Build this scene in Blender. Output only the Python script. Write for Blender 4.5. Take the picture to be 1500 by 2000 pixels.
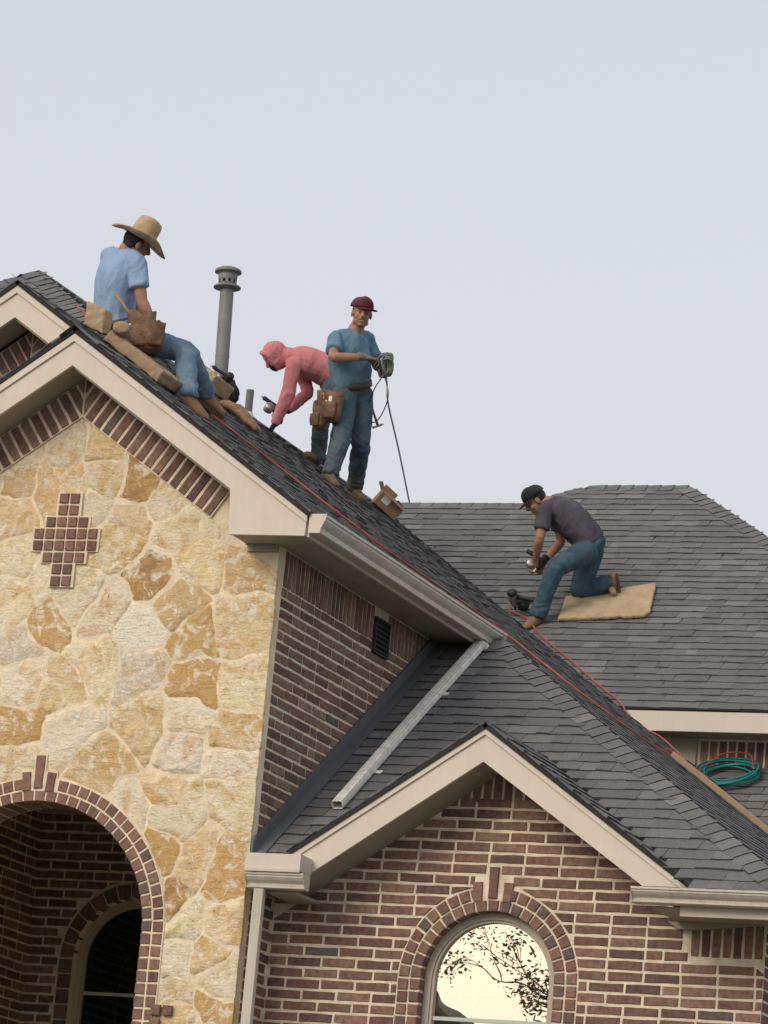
import bpy, bmesh, math, random
from mathutils import Vector, Matrix, noise
from mathutils.geometry import delaunay_2d_cdt

random.seed(7)
SC = bpy.context.scene
COL = SC.collection
for o in list(bpy.data.objects):
    bpy.data.objects.remove(o, do_unlink=True)

# ------------------------------------------------------------------ camera
PITCH, YAW, ROLL = math.radians(12.95), math.radians(21.924), math.radians(5.444)
CAM = Vector((10.213, -23.641, 1.6))
fw = Vector((-math.sin(YAW) * math.cos(PITCH), math.cos(YAW) * math.cos(PITCH), math.sin(PITCH)))
rt = fw.cross(Vector((0, 0, 1))).normalized()
up = rt.cross(fw)
rt2 = math.cos(ROLL) * rt + math.sin(ROLL) * up
up2 = -math.sin(ROLL) * rt + math.cos(ROLL) * up
cd = bpy.data.cameras.new('camera')
cd.lens, cd.sensor_width, cd.clip_start, cd.clip_end = 144.0, 36.0, 0.1, 2000.0
cam = bpy.data.objects.new('camera', cd)
COL.objects.link(cam)
cam.matrix_world = Matrix(((rt2.x, up2.x, -fw.x, CAM.x), (rt2.y, up2.y, -fw.y, CAM.y),
                           (rt2.z, up2.z, -fw.z, CAM.z), (0, 0, 0, 1)))
SC.camera = cam

# ------------------------------------------------------------------ sky, sun, exposure
SUN_AZ = math.radians(201.0)      # measured from +Y towards +X
SUN_EL = math.radians(30.0)
W = bpy.data.worlds.new('World')
SC.world = W
W.use_nodes = True
wn, wl = W.node_tree.nodes, W.node_tree.links
wn.clear()
sky = wn.new('ShaderNodeTexSky')
sky.sky_type = 'NISHITA'
sky.sun_disc = False
sky.sun_elevation = SUN_EL
sky.sun_rotation = SUN_AZ
sky.altitude = 0
sky.air_density = 1.0
sky.dust_density = 6.0
sky.ozone_density = 1.0
bg = wn.new('ShaderNodeBackground')
bg.inputs['Strength'].default_value = 0.10
haze = wn.new('ShaderNodeMixRGB')          # thin even overcast veil over the clear sky
haze.inputs['Fac'].default_value = 0.72
tcw = wn.new('ShaderNodeTexCoord'); sep = wn.new('ShaderNodeSeparateXYZ')
wl.new(tcw.outputs['Generated'], sep.inputs['Vector'])
hr = wn.new('ShaderNodeValToRGB')            # haze: greyer and warmer towards the horizon
hr.color_ramp.elements[0].position, hr.color_ramp.elements[1].position = 0.10, 0.42
hr.color_ramp.elements[0].color, hr.color_ramp.elements[1].color = (0.930, 0.910, 0.925, 1), (0.872, 0.892, 0.972, 1)
wl.new(sep.outputs['Z'], hr.inputs['Fac'])
hm = wn.new('ShaderNodeMixRGB'); hm.blend_type = 'MULTIPLY'; hm.inputs['Fac'].default_value = 1.0
hm.inputs['Color2'].default_value = (10.0, 10.0, 10.0, 1)
wl.new(hr.outputs['Color'], hm.inputs['Color1']); wl.new(hm.outputs['Color'], haze.inputs['Color2'])
wl.new(sky.outputs['Color'], haze.inputs['Color1'])
wl.new(haze.outputs['Color'], bg.inputs['Color'])
wo = wn.new('ShaderNodeOutputWorld')
wl.new(bg.outputs['Background'], wo.inputs['Surface'])

sd = bpy.data.lights.new('sun', 'SUN')
sd.energy, sd.angle, sd.color = 1.5, math.radians(28), (1.0, 0.88, 0.72)
sun = bpy.data.objects.new('sun', sd)
COL.objects.link(sun)
sdir = Vector((math.sin(SUN_AZ) * math.cos(SUN_EL), math.cos(SUN_AZ) * math.cos(SUN_EL), math.sin(SUN_EL)))
sun.rotation_euler = sdir.to_track_quat('Z', 'Y').to_euler()
sun.location = sdir * 60

vs = SC.view_settings
vs.view_transform, vs.look, vs.exposure, vs.gamma = 'Standard', 'None', 0.0, 1.0
vs.use_curve_mapping = False
SC.cycles.use_denoising = True
SC.cycles.max_bounces = 8
SC.cycles.transparent_max_bounces = 16

# ------------------------------------------------------------------ materials
def new_mat(name):
    m = bpy.data.materials.new(name)
    m.use_nodes = True
    n, l = m.node_tree.nodes, m.node_tree.links
    return m, n, l, n['Principled BSDF']

def simple(name, col, rough=0.6, metal=0.0, var=0.12, scale=6.0, bump=0.0, bscale=60.0, spec=0.4, dirt=None, dscale=2.5):
    """plain colour broken up by soft noise, optional fine relief and stains"""
    m, n, l, p = new_mat(name)
    tc = n.new('ShaderNodeTexCoord')
    nz = n.new('ShaderNodeTexNoise'); nz.inputs['Scale'].default_value = scale; nz.inputs['Detail'].default_value = 6
    l.new(tc.outputs['Object'], nz.inputs['Vector'])
    r = n.new('ShaderNodeValToRGB')
    r.color_ramp.elements[0].position, r.color_ramp.elements[1].position = 0.3, 0.7
    r.color_ramp.elements[0].color = (*[c * (1 - var) for c in col], 1)
    r.color_ramp.elements[1].color = (*[min(1, c * (1 + var)) for c in col], 1)
    l.new(nz.outputs['Fac'], r.inputs['Fac'])
    out = r.outputs['Color']
    if dirt:
        n2 = n.new('ShaderNodeTexNoise'); n2.inputs['Scale'].default_value = dscale; n2.inputs['Detail'].default_value = 8
        n2.inputs['Roughness'].default_value = 0.7
        l.new(tc.outputs['Object'], n2.inputs['Vector'])
        r2 = n.new('ShaderNodeValToRGB')
        r2.color_ramp.elements[0].position, r2.color_ramp.elements[1].position = 0.5, 0.72
        l.new(n2.outputs['Fac'], r2.inputs['Fac'])
        mx = n.new('ShaderNodeMixRGB'); mx.inputs['Color2'].default_value = (*dirt, 1)
        l.new(r2.outputs['Color'], mx.inputs['Fac']); l.new(out, mx.inputs['Color1'])
        out = mx.outputs['Color']
    l.new(out, p.inputs['Base Color'])
    p.inputs['Roughness'].default_value, p.inputs['Metallic'].default_value = rough, metal
    p.inputs['Specular IOR Level'].default_value = spec
    if bump:
        nb = n.new('ShaderNodeTexNoise'); nb.inputs['Scale'].default_value = bscale; nb.inputs['Detail'].default_value = 5
        l.new(tc.outputs['Object'], nb.inputs['Vector'])
        b = n.new('ShaderNodeBump'); b.inputs['Strength'].default_value = bump; b.inputs['Distance'].default_value = 0.01
        l.new(nb.outputs['Fac'], b.inputs['Height']); l.new(b.outputs['Normal'], p.inputs['Normal'])
    return m

def piece_mat(name, stops, rough, grain, gscale, bump, bscale, spec=0.25):
    """pieces (bricks, shingles): one colour per piece from a ramp, grain and relief on top"""
    m, n, l, p = new_mat(name)
    oi = n.new('ShaderNodeObjectInfo'); ge = n.new('ShaderNodeNewGeometry')
    ad = n.new('ShaderNodeMath'); ad.operation = 'ADD'
    l.new(oi.outputs['Random'], ad.inputs[0]); l.new(ge.outputs['Random Per Island'], ad.inputs[1])
    fr = n.new('ShaderNodeMath'); fr.operation = 'FRACT'; l.new(ad.outputs[0], fr.inputs[0])
    r = n.new('ShaderNodeValToRGB'); r.color_ramp.interpolation = 'LINEAR'
    els = r.color_ramp.elements
    while len(els) < len(stops): els.new(0.5)
    for e, (pos, c) in zip(els, stops): e.position = pos; e.color = (*c, 1)
    l.new(fr.outputs[0], r.inputs['Fac'])
    gp = ge.outputs['Position']
    nz = n.new('ShaderNodeTexNoise'); nz.inputs['Scale'].default_value = gscale; nz.inputs['Detail'].default_value = 7
    nz.inputs['Roughness'].default_value = 0.65
    l.new(gp, nz.inputs['Vector'])
    mr = n.new('ShaderNodeMapRange'); mr.inputs['From Min'].default_value, mr.inputs['From Max'].default_value = 0.25, 0.75
    mr.inputs['To Min'].default_value, mr.inputs['To Max'].default_value = 1 - grain, 1 + grain
    l.new(nz.outputs['Fac'], mr.inputs['Value'])
    mx = n.new('ShaderNodeMixRGB'); mx.blend_type = 'MULTIPLY'; mx.inputs['Fac'].default_value = 1
    l.new(r.outputs['Color'], mx.inputs['Color1']); l.new(mr.outputs['Result'], mx.inputs['Color2'])
    l.new(mx.outputs['Color'], p.inputs['Base Color'])
    p.inputs['Roughness'].default_value = rough; p.inputs['Specular IOR Level'].default_value = spec
    nb = n.new('ShaderNodeTexNoise'); nb.inputs['Scale'].default_value = bscale; nb.inputs['Detail'].default_value = 6
    l.new(gp, nb.inputs['Vector'])
    b = n.new('ShaderNodeBump'); b.inputs['Strength'].default_value = bump; b.inputs['Distance'].default_value = 0.006
    l.new(nb.outputs['Fac'], b.inputs['Height']); l.new(b.outputs['Normal'], p.inputs['Normal'])
    return m

def stone_mat():
    """flagstone: tint from the stone's own colour, mottled with ochre veins and pale crust"""
    m, n, l, p = new_mat('flagstone')
    oi = n.new('ShaderNodeObjectInfo'); ge = n.new('ShaderNodeNewGeometry')
    off = n.new('ShaderNodeVectorMath'); off.operation = 'ADD'
    sc = n.new('ShaderNodeMath'); sc.operation = 'MULTIPLY'; sc.inputs[1].default_value = 50
    l.new(oi.outputs['Random'], sc.inputs[0]); l.new(ge.outputs['Position'], off.inputs[0]); l.new(sc.outputs[0], off.inputs[1])
    def nz(scale, detail, rough, dist=0.0):
        t = n.new('ShaderNodeTexNoise'); t.inputs['Scale'].default_value = scale; t.inputs['Detail'].default_value = detail
        t.inputs['Roughness'].default_value = rough; t.inputs['Distortion'].default_value = dist
        l.new(off.outputs[0], t.inputs['Vector']); return t
    def ramp(src, a, b):
        r = n.new('ShaderNodeMapRange'); r.inputs['From Min'].default_value = a; r.inputs['From Max'].default_value = b
        l.new(src, r.inputs['Value']); return r.outputs['Result']
    def mix(fac, c1, c2, mode='MIX', f=None):
        x = n.new('ShaderNodeMixRGB'); x.blend_type = mode
        if fac is not None: l.new(fac, x.inputs['Fac'])
        else: x.inputs['Fac'].default_value = f
        if isinstance(c1, tuple): x.inputs['Color1'].default_value = c1
        else: l.new(c1, x.inputs['Color1'])
        if isinstance(c2, tuple): x.inputs['Color2'].default_value = c2
        else: l.new(c2, x.inputs['Color2'])
        return x.outputs['Color']
    def half(sock, k):
        q = n.new('ShaderNodeMath'); q.operation = 'MULTIPLY'; q.inputs[1].default_value = k; l.new(sock, q.inputs[0]); return q.outputs[0]
    st = n.new('ShaderNodeVectorMath'); st.operation = 'MULTIPLY'; st.inputs[1].default_value = (1, 1, 2.4)
    l.new(off.outputs[0], st.inputs[0])
    big, mid, fine = nz(5.5, 6, 0.62, 1.0), nz(17, 9, 0.70, 0.6), nz(60, 6, 0.7)
    l.new(st.outputs[0], mid.inputs['Vector'])
    pat = nz(7.5, 8, 0.68, 1.4)
    c = oi.outputs['Color']
    am = n.new('ShaderNodeMath'); am.operation = 'MULTIPLY'      # how stained this stone is
    l.new(half(ramp(big.outputs['Fac'], 0.49, 0.60), 0.75), am.inputs[0]); l.new(oi.outputs['Alpha'], am.inputs[1])
    c = mix(am.outputs[0], c, (0.68, 0.44, 0.18, 1))   # ochre clouds
    c = mix(half(ramp(pat.outputs['Fac'], 0.51, 0.60), 0.85), c, (0.90, 0.83, 0.68, 1))   # pale crust
    c = mix(half(ramp(mid.outputs['Fac'], 0.41, 0.31), 0.45), c, (0.50, 0.33, 0.16, 1))   # rusty hollows
    c = mix(half(ramp(mid.outputs['Fac'], 0.60, 0.70), 0.50), c, (0.90, 0.84, 0.70, 1))   # worn high spots
    g = n.new('ShaderNodeMapRange'); g.inputs['From Min'].default_value, g.inputs['From Max'].default_value = 0.3, 0.7
    g.inputs['To Min'].default_value, g.inputs['To Max'].default_value = 0.84, 1.14
    l.new(fine.outputs['Fac'], g.inputs['Value'])
    c = mix(None, c, g.outputs['Result'], 'MULTIPLY', 1.0)
    vo = n.new('ShaderNodeTexVoronoi'); vo.inputs['Scale'].default_value = 26; l.new(off.outputs[0], vo.inputs['Vector'])
    pit = ramp(vo.outputs['Distance'], 0.13, 0.06)
    sel = ramp(big.outputs['Fac'], 0.52, 0.60)
    pm = n.new('ShaderNodeMath'); pm.operation = 'MULTIPLY'; l.new(pit, pm.inputs[0]); l.new(sel, pm.inputs[1])
    c = mix(half(pm.outputs[0], 0.8), c, (0.10, 0.07, 0.045, 1))
    l.new(c, p.inputs['Base Color'])
    p.inputs['Roughness'].default_value = 0.85; p.inputs['Specular IOR Level'].default_value = 0.25
    hs = n.new('ShaderNodeMath'); hs.operation = 'MULTIPLY_ADD'; hs.inputs[1].default_value = 2.2
    l.new(mid.outputs['Fac'], hs.inputs[0]); l.new(fine.outputs['Fac'], hs.inputs[2])
    hm = n.new('ShaderNodeMath'); hm.operation = 'SUBTRACT'; l.new(hs.outputs[0], hm.inputs[0]); l.new(pm.outputs[0], hm.inputs[1])
    b = n.new('ShaderNodeBump'); b.inputs['Strength'].default_value = 1.0; b.inputs['Distance'].default_value = 0.0085
    l.new(hm.outputs[0], b.inputs['Height']); l.new(b.outputs['Normal'], p.inputs['Normal'])
    return m

M = {}
M['stone'] = stone_mat()
M['brick'] = piece_mat('brick', [(0.0, (0.135, 0.082, 0.072)), (0.2, (0.200, 0.115, 0.092)), (0.42, (0.262, 0.160, 0.122)),
                                 (0.6, (0.165, 0.092, 0.078)), (0.8, (0.295, 0.195, 0.146)), (0.94, (0.165, 0.086, 0.070)), (1.0, (0.135, 0.120, 0.112))],
                       0.85, 0.45, 30, 0.9, 110)
M['arch_brick'] = piece_mat('arch_brick', [(0.0, (0.155, 0.092, 0.080)), (0.3, (0.222, 0.128, 0.100)), (0.6, (0.265, 0.160, 0.122)),
                                 (0.85, (0.195, 0.116, 0.094)), (0.96, (0.150, 0.108, 0.096)), (1.0, (0.112, 0.104, 0.10))],
                       0.85, 0.40, 30, 0.9, 110)
M['shingle'] = piece_mat('shingle', [(0.0, (0.130, 0.129, 0.130)), (0.3, (0.143, 0.142, 0.142)), (0.55, (0.158, 0.156, 0.154)),
                                     (0.75, (0.137, 0.136, 0.136)), (0.92, (0.178, 0.175, 0.172)), (1.0, (0.200, 0.197, 0.193))],
                         0.9, 0.38, 85, 0.9, 150)
M['shingle_edge'] = simple('shingle_cut_edge', (0.062, 0.061, 0.062), 0.9, var=0.4, scale=30)
M['mortar'] = simple('mortar', (0.79, 0.69, 0.54), 0.92, var=0.16, scale=14, bump=0.8, bscale=90, spec=0.2, dirt=(0.60, 0.50, 0.38), dscale=6)
M['stone_mortar'] = simple('stone_mortar', (0.78, 0.67, 0.495), 0.92, var=0.13, scale=9, bump=1.0, bscale=40, spec=0.2, dirt=(0.68, 0.55, 0.37), dscale=5)
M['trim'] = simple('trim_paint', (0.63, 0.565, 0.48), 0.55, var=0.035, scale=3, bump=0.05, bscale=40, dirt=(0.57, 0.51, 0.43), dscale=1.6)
def streaks(m, tint, fac):
    """faint run-off streaks down a painted board"""
    n, l = m.node_tree.nodes, m.node_tree.links; p_ = n['Principled BSDF']
    src = p_.inputs['Base Color'].links[0].from_socket
    g_ = n.new('ShaderNodeNewGeometry'); v = n.new('ShaderNodeVectorMath'); v.operation = 'MULTIPLY'; v.inputs[1].default_value = (26, 26, 1.6)
    l.new(g_.outputs['Position'], v.inputs[0])
    t = n.new('ShaderNodeTexNoise'); t.inputs['Scale'].default_value = 1.0; t.inputs['Detail'].default_value = 5; l.new(v.outputs[0], t.inputs['Vector'])
    r = n.new('ShaderNodeMapRange'); r.inputs[1].default_value, r.inputs[2].default_value, r.inputs[4].default_value = 0.5, 0.75, fac; l.new(t.outputs['Fac'], r.inputs[0])
    x = n.new('ShaderNodeMixRGB'); x.inputs['Color2'].default_value = (*tint, 1); l.new(r.outputs[0], x.inputs['Fac']); l.new(src, x.inputs['Color1'])
    l.new(x.outputs['Color'], p_.inputs['Base Color'])
streaks(M['trim'], (0.40, 0.35, 0.29), 0.14)
M['soffit'] = simple('shaded_soffit_paint', (0.37, 0.325, 0.27), 0.6, var=0.05, scale=3, dirt=(0.31, 0.27, 0.22), dscale=2)  # darker than the trim: shade under the eaves is put into the paint
M['gutter'] = simple('gutter_paint', (0.54, 0.49, 0.42), 0.42, var=0.05, scale=4, spec=0.5, dirt=(0.46, 0.42, 0.36), dscale=3)
streaks(M['gutter'], (0.30, 0.27, 0.23), 0.45)
M['galv'] = simple('weathered_downspout', (0.74, 0.72, 0.65), 0.5, var=0.22, scale=22, spec=0.5, bump=0.15, bscale=70, dirt=(0.56, 0.54, 0.48), dscale=9)
M['flashing'] = simple('flashing_metal', (0.125, 0.130, 0.142), 0.6, metal=0.0, var=0.1, scale=3)
M['deck'] = simple('roof_felt', (0.030, 0.030, 0.032), 0.95, var=0.2)
M['dark'] = simple('dark_void', (0.012, 0.011, 0.011), 0.9)
M['frame'] = simple('window_frame_paint', (0.46, 0.40, 0.32), 0.5, var=0.06)
M['muntin'] = simple('muntin_paint', (0.50, 0.55, 0.47), 0.5, var=0.04)

# ------------------------------------------------------------------ object helpers
def tag(o, label=None, cat=None, group=None, kind=None):
    if label: o['label'] = label
    if cat: o['category'] = cat
    if group: o['group'] = group
    if kind: o['kind'] = kind
    return o

def empty(name, loc, label=None, cat=None, group=None):
    o = bpy.data.objects.new(name, None)
    o.empty_display_size = 0.2
    COL.objects.link(o)
    o.location = loc
    return tag(o, label, cat, group)

def root_of(o):
    while o.parent: o = o.parent
    return o

def base(parent):
    return root_of(parent).location if parent else Vector((0, 0, 0))

def add(name, me, parent=None, matrix=None):
    """link a mesh; parents only ever translate, so a child's local matrix is world minus the root's place"""
    o = bpy.data.objects.new(name, me)
    COL.objects.link(o)
    if parent:
        o.parent = parent
        mw = matrix.copy() if matrix else Matrix.Identity(4)
        if matrix: mw.translation = mw.translation - base(parent)
        o.matrix_local = mw
    elif matrix:
        o.matrix_world = matrix
    return o

def make(name, verts, faces, mat, parent=None, smooth=False, mats=None, fmat=None):
    """verts in world coordinates"""
    b = base(parent)
    me = bpy.data.meshes.new(name)
    me.from_pydata([(v[0] - b[0], v[1] - b[1], v[2] - b[2]) for v in verts], [], faces)
    for m in (mats or [mat]): me.materials.append(m)
    if fmat:
        for p, i in zip(me.polygons, fmat): p.material_index = i
    bm = bmesh.new(); bm.from_mesh(me)
    bmesh.ops.recalc_face_normals(bm, faces=bm.faces[:]); bm.to_mesh(me); bm.free()
    if smooth:
        for p in me.polygons: p.use_smooth = True
    return add(name, me, parent)

class MB:
    """collects shapes into one mesh"""
    def __init__(s): s.v, s.f = [], []
    def put(s, vs_, fs_):
        k = len(s.v); s.v += [tuple(v) for v in vs_]; s.f += [tuple(i + k for i in f) for f in fs_]; return s
    def hexa(s, c):      # 8 corners: bottom ring 0-3, top ring 4-7
        return s.put(c, [(0, 3, 2, 1), (4, 5, 6, 7), (0, 1, 5, 4), (1, 2, 6, 5), (2, 3, 7, 6), (3, 0, 4, 7)])
    def box(s, x0, x1, y0, y1, z0, z1):
        return s.hexa([(x0, y0, z0), (x1, y0, z0), (x1, y1, z0), (x0, y1, z0), (x0, y0, z1), (x1, y0, z1), (x1, y1, z1), (x0, y1, z1)])
    def prism(s, poly, d):
        """planar polygon (3-D points) extruded by vector d"""
        n = len(poly); d = Vector(d)
        a = [Vector(p) for p in poly]
        return s.put(a + [p + d for p in a], [tuple(range(n)), tuple(range(2 * n - 1, n - 1, -1))] + [(i, (i + 1) % n, n + (i + 1) % n, n + i) for i in range(n)])
    def tube(s, pts, r, seg=8, closed=False):
        pts = [Vector(p) for p in pts]
        rs = r if isinstance(r, (list, tuple)) else [r] * len(pts)
        n = len(pts); rings = []
        prev = None
        for i, p in enumerate(pts):
            t = (pts[(i + 1) % n] - pts[i - 1]) if (closed or 0 < i < n - 1) else (pts[1] - pts[0] if i == 0 else pts[-1] - pts[-2])
            t.normalize()
            if prev is None:
                a = t.orthogonal().normalized()
            else:
                a = (prev - t * prev.dot(t)).normalized()
            prev = a; b = t.cross(a)
            rings.append([p + (a * math.cos(2 * math.pi * k / seg) + b * math.sin(2 * math.pi * k / seg)) * rs[i] for k in range(seg)])
        vs_ = [v for q in rings for v in q]; fs_ = []
        for i in range(n if closed else n - 1):
            j = (i + 1) % n
            for k in range(seg):
                fs_.append((i * seg + k, i * seg + (k + 1) % seg, j * seg + (k + 1) % seg, j * seg + k))
        if not closed:
            fs_ += [tuple(range(seg - 1, -1, -1)), tuple(range((n - 1) * seg, n * seg))]
        return s.put(vs_, fs_)
    def lathe(s, prof, c=(0, 0, 0), seg=24, ax=None):
        """profile [(r,z)] turned about z at c"""
        n = len(prof); vs_ = []; c = Vector(c)
        for r, z in prof:
            for k in range(seg):
                a = 2 * math.pi * k / seg
                vs_.append(c + Vector((r * math.cos(a), r * math.sin(a), z)))
        fs_ = [(i * seg + k, i * seg + (k + 1) % seg, (i + 1) * seg + (k + 1) % seg, (i + 1) * seg + k) for i in range(n - 1) for k in range(seg)]
        fs_ += [tuple(range(seg - 1, -1, -1)), tuple(range((n - 1) * seg, n * seg))]
        return s.put(vs_, fs_)
    def xf(s, m):
        s.v = [tuple(m @ Vector(v)) for v in s.v]; return s
    def obj(s, name, mat, parent=None, smooth=False):
        return make(name, s.v, s.f, mat, parent, smooth)

def smooth_angle(o, deg=35):
    me = o.data
    for p in me.polygons: p.use_smooth = True
    bm = bmesh.new(); bm.from_mesh(me)
    for e in bm.edges:
        if len(e.link_faces) == 2 and e.calc_face_angle(0) > math.radians(deg): e.smooth = False
    bm.to_mesh(me); bm.free()
    return o
def curve_pts(pts, n=8):
    """Catmull-Rom through pts"""
    P = [Vector(p) for p in pts]; P = [P[0] * 2 - P[1]] + P + [P[-1] * 2 - P[-2]]
    out = []
    for i in range(1, len(P) - 2):
        for k in range(n):
            t = k / n
            out.append(0.5 * ((2 * P[i]) + (-P[i - 1] + P[i + 1]) * t + (2 * P[i - 1] - 5 * P[i] + 4 * P[i + 1] - P[i + 2]) * t * t + (-P[i - 1] + 3 * P[i] - 3 * P[i + 1] + P[i + 2]) * t ** 3))
    out.append(P[-2]); return out

# ------------------------------------------------------------------ the setting
g = MB().put([(-300, -300, 0), (300, -300, 0), (300, 300, 0), (-300, 300, 0)], [(0, 1, 2, 3)]).obj(
    'ground', simple('lawn_and_concrete', (0.13, 0.125, 0.10), 0.95, var=0.35, scale=0.4, dirt=(0.09, 0.11, 0.05), dscale=0.15))
tag(g, kind='structure')

# ------------------------------------------------------------------ geometry of the house (metres; X along the front, Y away from the street)
S, SR, C0 = 0.683, 0.6927, 7.606
fz = lambda y: 5.236 + S * (y - 0.053)           # lower front roof
pz = lambda x: C0 - SR * x                       # side roof facing right
bz = lambda y: C0 - SR * 7.5 + S * y             # main roof behind
XA = -1.50                                       # axis of the stone gable
XG, YG = 1.497, 0.48                             # axis and wall plane of the brick gable
RIDGE = -4.0

house = empty('brick_house', (0, 0, 0), 'brick and limestone house with steep grey shingle roofs under the roofers', 'house')

def clip(poly, a, b, c):
    """keep a*x + b*y <= c"""
    out = []
    for i, p in enumerate(poly):
        q = poly[(i + 1) % len(poly)]
        dp, dq = a * p[0] + b * p[1] - c, a * q[0] + b * q[1] - c
        if dp <= 0: out.append(p)
        if (dp < 0 < dq) or (dq < 0 < dp):
            t = dp / (dp - dq); out.append((p[0] + t * (q[0] - p[0]), p[1] + t * (q[1] - p[1])))
    return out

def area(poly):
    return 0.5 * sum(poly[i][0] * poly[(i + 1) % len(poly)][1] - poly[(i + 1) % len(poly)][0] * poly[i][1] for i in range(len(poly)))

def frame(u, v, w, c):
    return Matrix(((u[0], v[0], w[0], c[0]), (u[1], v[1], w[1], c[1]), (u[2], v[2], w[2], c[2]), (0, 0, 0, 1)))

def piece_mesh(poly, proud, back, mats, jit=0.0022, step=0.07, bev=0.004, name='piece'):
    """a brick, tile or block with a slightly uneven outline; poly in its own plane, +z outwards"""
    if area(poly) < 0: poly = poly[::-1]
    cx = sum(p[0] for p in poly) / len(poly); cy = sum(p[1] for p in poly) / len(poly)
    ring = []
    for i, p in enumerate(poly):
        q = poly[(i + 1) % len(poly)]
        L = math.hypot(q[0] - p[0], q[1] - p[1]); n = max(1, int(L / step + 0.5))
        for k in range(n):
            t = k / n
            ring.append((p[0] + t * (q[0] - p[0]) + random.uniform(-jit, jit), p[1] + t * (q[1] - p[1]) + random.uniform(-jit, jit)))
    n = len(ring); vs_ = []
    for x, y in ring: vs_.append((x, y, -back))
    for x, y in ring: vs_.append((x, y, proud - bev * 0.8))
    for x, y in ring:
        d = math.hypot(x - cx, y - cy) or 1
        k = max(0.0, 1 - bev / d); vs_.append((cx + (x - cx) * k, cy + (y - cy) * k, proud + random.uniform(-0.0012, 0.0012)))
    fs_ = [(i, (i + 1) % n, n + (i + 1) % n, n + i) for i in range(n)] + [(n + i, n + (i + 1) % n, 2 * n + (i + 1) % n, 2 * n + i) for i in range(n)]
    fs_.append(tuple(range(2 * n, 3 * n)))
    me = bpy.data.meshes.new(name); me.from_pydata(vs_, [], fs_)
    for m in mats: me.materials.append(m)
    return me

class Pieces:
    """many alike pieces: the nearest stay objects of their own, the rest are joined"""
    def __init__(s, name, limit=300): s.name, s.limit, s.items = name, limit, []
    def put(s, me, mw, parent, w=1.0): s.items.append((me, mw, parent, w))
    def done(s):
        s.items.sort(key=lambda t: (t[1].translation - CAM).length / t[3])
        rest = {}
        for i, (me, mw, parent, w) in enumerate(s.items):
            if i < s.limit: add(s.name, me, parent, mw)
            else: rest.setdefault(parent.name, []).append((me, mw, parent))
        for lst in rest.values():
            vs_, fs_, fm = [], [], []
            for me, mw, parent in lst:
                k = len(vs_); vs_ += [mw @ v.co for v in me.vertices]
                for p in me.polygons: fs_.append(tuple(i + k for i in p.vertices)); fm.append(p.material_index)
            m2 = bpy.data.meshes.new(s.name + '_field')
            b = base(lst[0][2]); m2.from_pydata([v - b for v in vs_], [], fs_)
            for m in lst[0][0].materials: m2.materials.append(m)
            m2.polygons.foreach_set('material_index', fm)
            tag(add(s.name + '_field', m2, lst[0][2]), kind='stuff')

BR = Pieces('brick', 300)
SB = Pieces('soldier_brick', 300)
AB = Pieces('arch_brick', 300)
_cache = {}
def rect_mesh(L, H, proud, back, mat='brick'):
    key = (round(L, 3), round(H, 3), proud, back, mat)
    if key not in _cache:
        _cache[key] = [piece_mesh([(-L / 2, -H / 2), (L / 2, -H / 2), (L / 2, H / 2), (-L / 2, H / 2)], proud, back, [M[mat]], name=mat) for _ in range(7)]
    return random.choice(_cache[key])

CP, BL, BH = 0.0706, 0.2385, 0.0520           # course pitch, brick pitch, brick height
def lay_bricks(o, u, w, u0, u1, z0, z1, keep, cutters, parent, phase=0.0, proud=0.006):
    """running bond on the vertical plane through o with horizontal axis u and outward normal w.
    cutters(rect) -> clipped polygon or None; keep(uc, zc) -> bool"""
    u, w = Vector(u), Vector(w); v = Vector((0, 0, 1))
    r = int(math.floor(z0 / CP))
    while r * CP < z1:
        zc = r * CP + CP / 2
        a = u0 - BL + ((r % 2) * BL / 2 + phase) % BL + random.uniform(-0.006, 0.006)
        while a < u1:
            L = BL
            if random.random() < 0.05: L = BL * 0.5
            lo, hi = max(a + 0.0085, u0), min(a + L - 0.0085, u1)
            a += L
            if hi - lo < 0.025: continue
            jz = random.uniform(-0.0018, 0.0018)
            rect = [(lo, zc - BH / 2 + jz), (hi, zc - BH / 2 + jz), (hi, zc + BH / 2 + jz), (lo, zc + BH / 2 + jz)]
            if not keep((lo + hi) / 2, zc): continue
            poly = cutters(rect) if cutters else rect
            if not poly or len(poly) < 3 or abs(area(poly)) < 0.0006: continue
            if poly is rect or len(poly) == 4 and abs(area(poly) - area(rect)) < 1e-6:
                c = Vector(o) + u * ((lo + hi) / 2) + v * (zc + jz)
                BR.put(rect_mesh(hi - lo, BH, proud + random.choice((0, 0, 0.002)), 0.01), frame(u, v, w, c), parent)
            else:
                cx = sum(p[0] for p in poly) / len(poly); cy = sum(p[1] for p in poly) / len(poly)
                me = piece_mesh([(p[0] - cx, p[1] - cy) for p in poly], proud, 0.01, [M['brick']])
                BR.put(me, frame(u, v, w, Vector(o) + u * cx + v * cy), parent)
        r += 1

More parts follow.
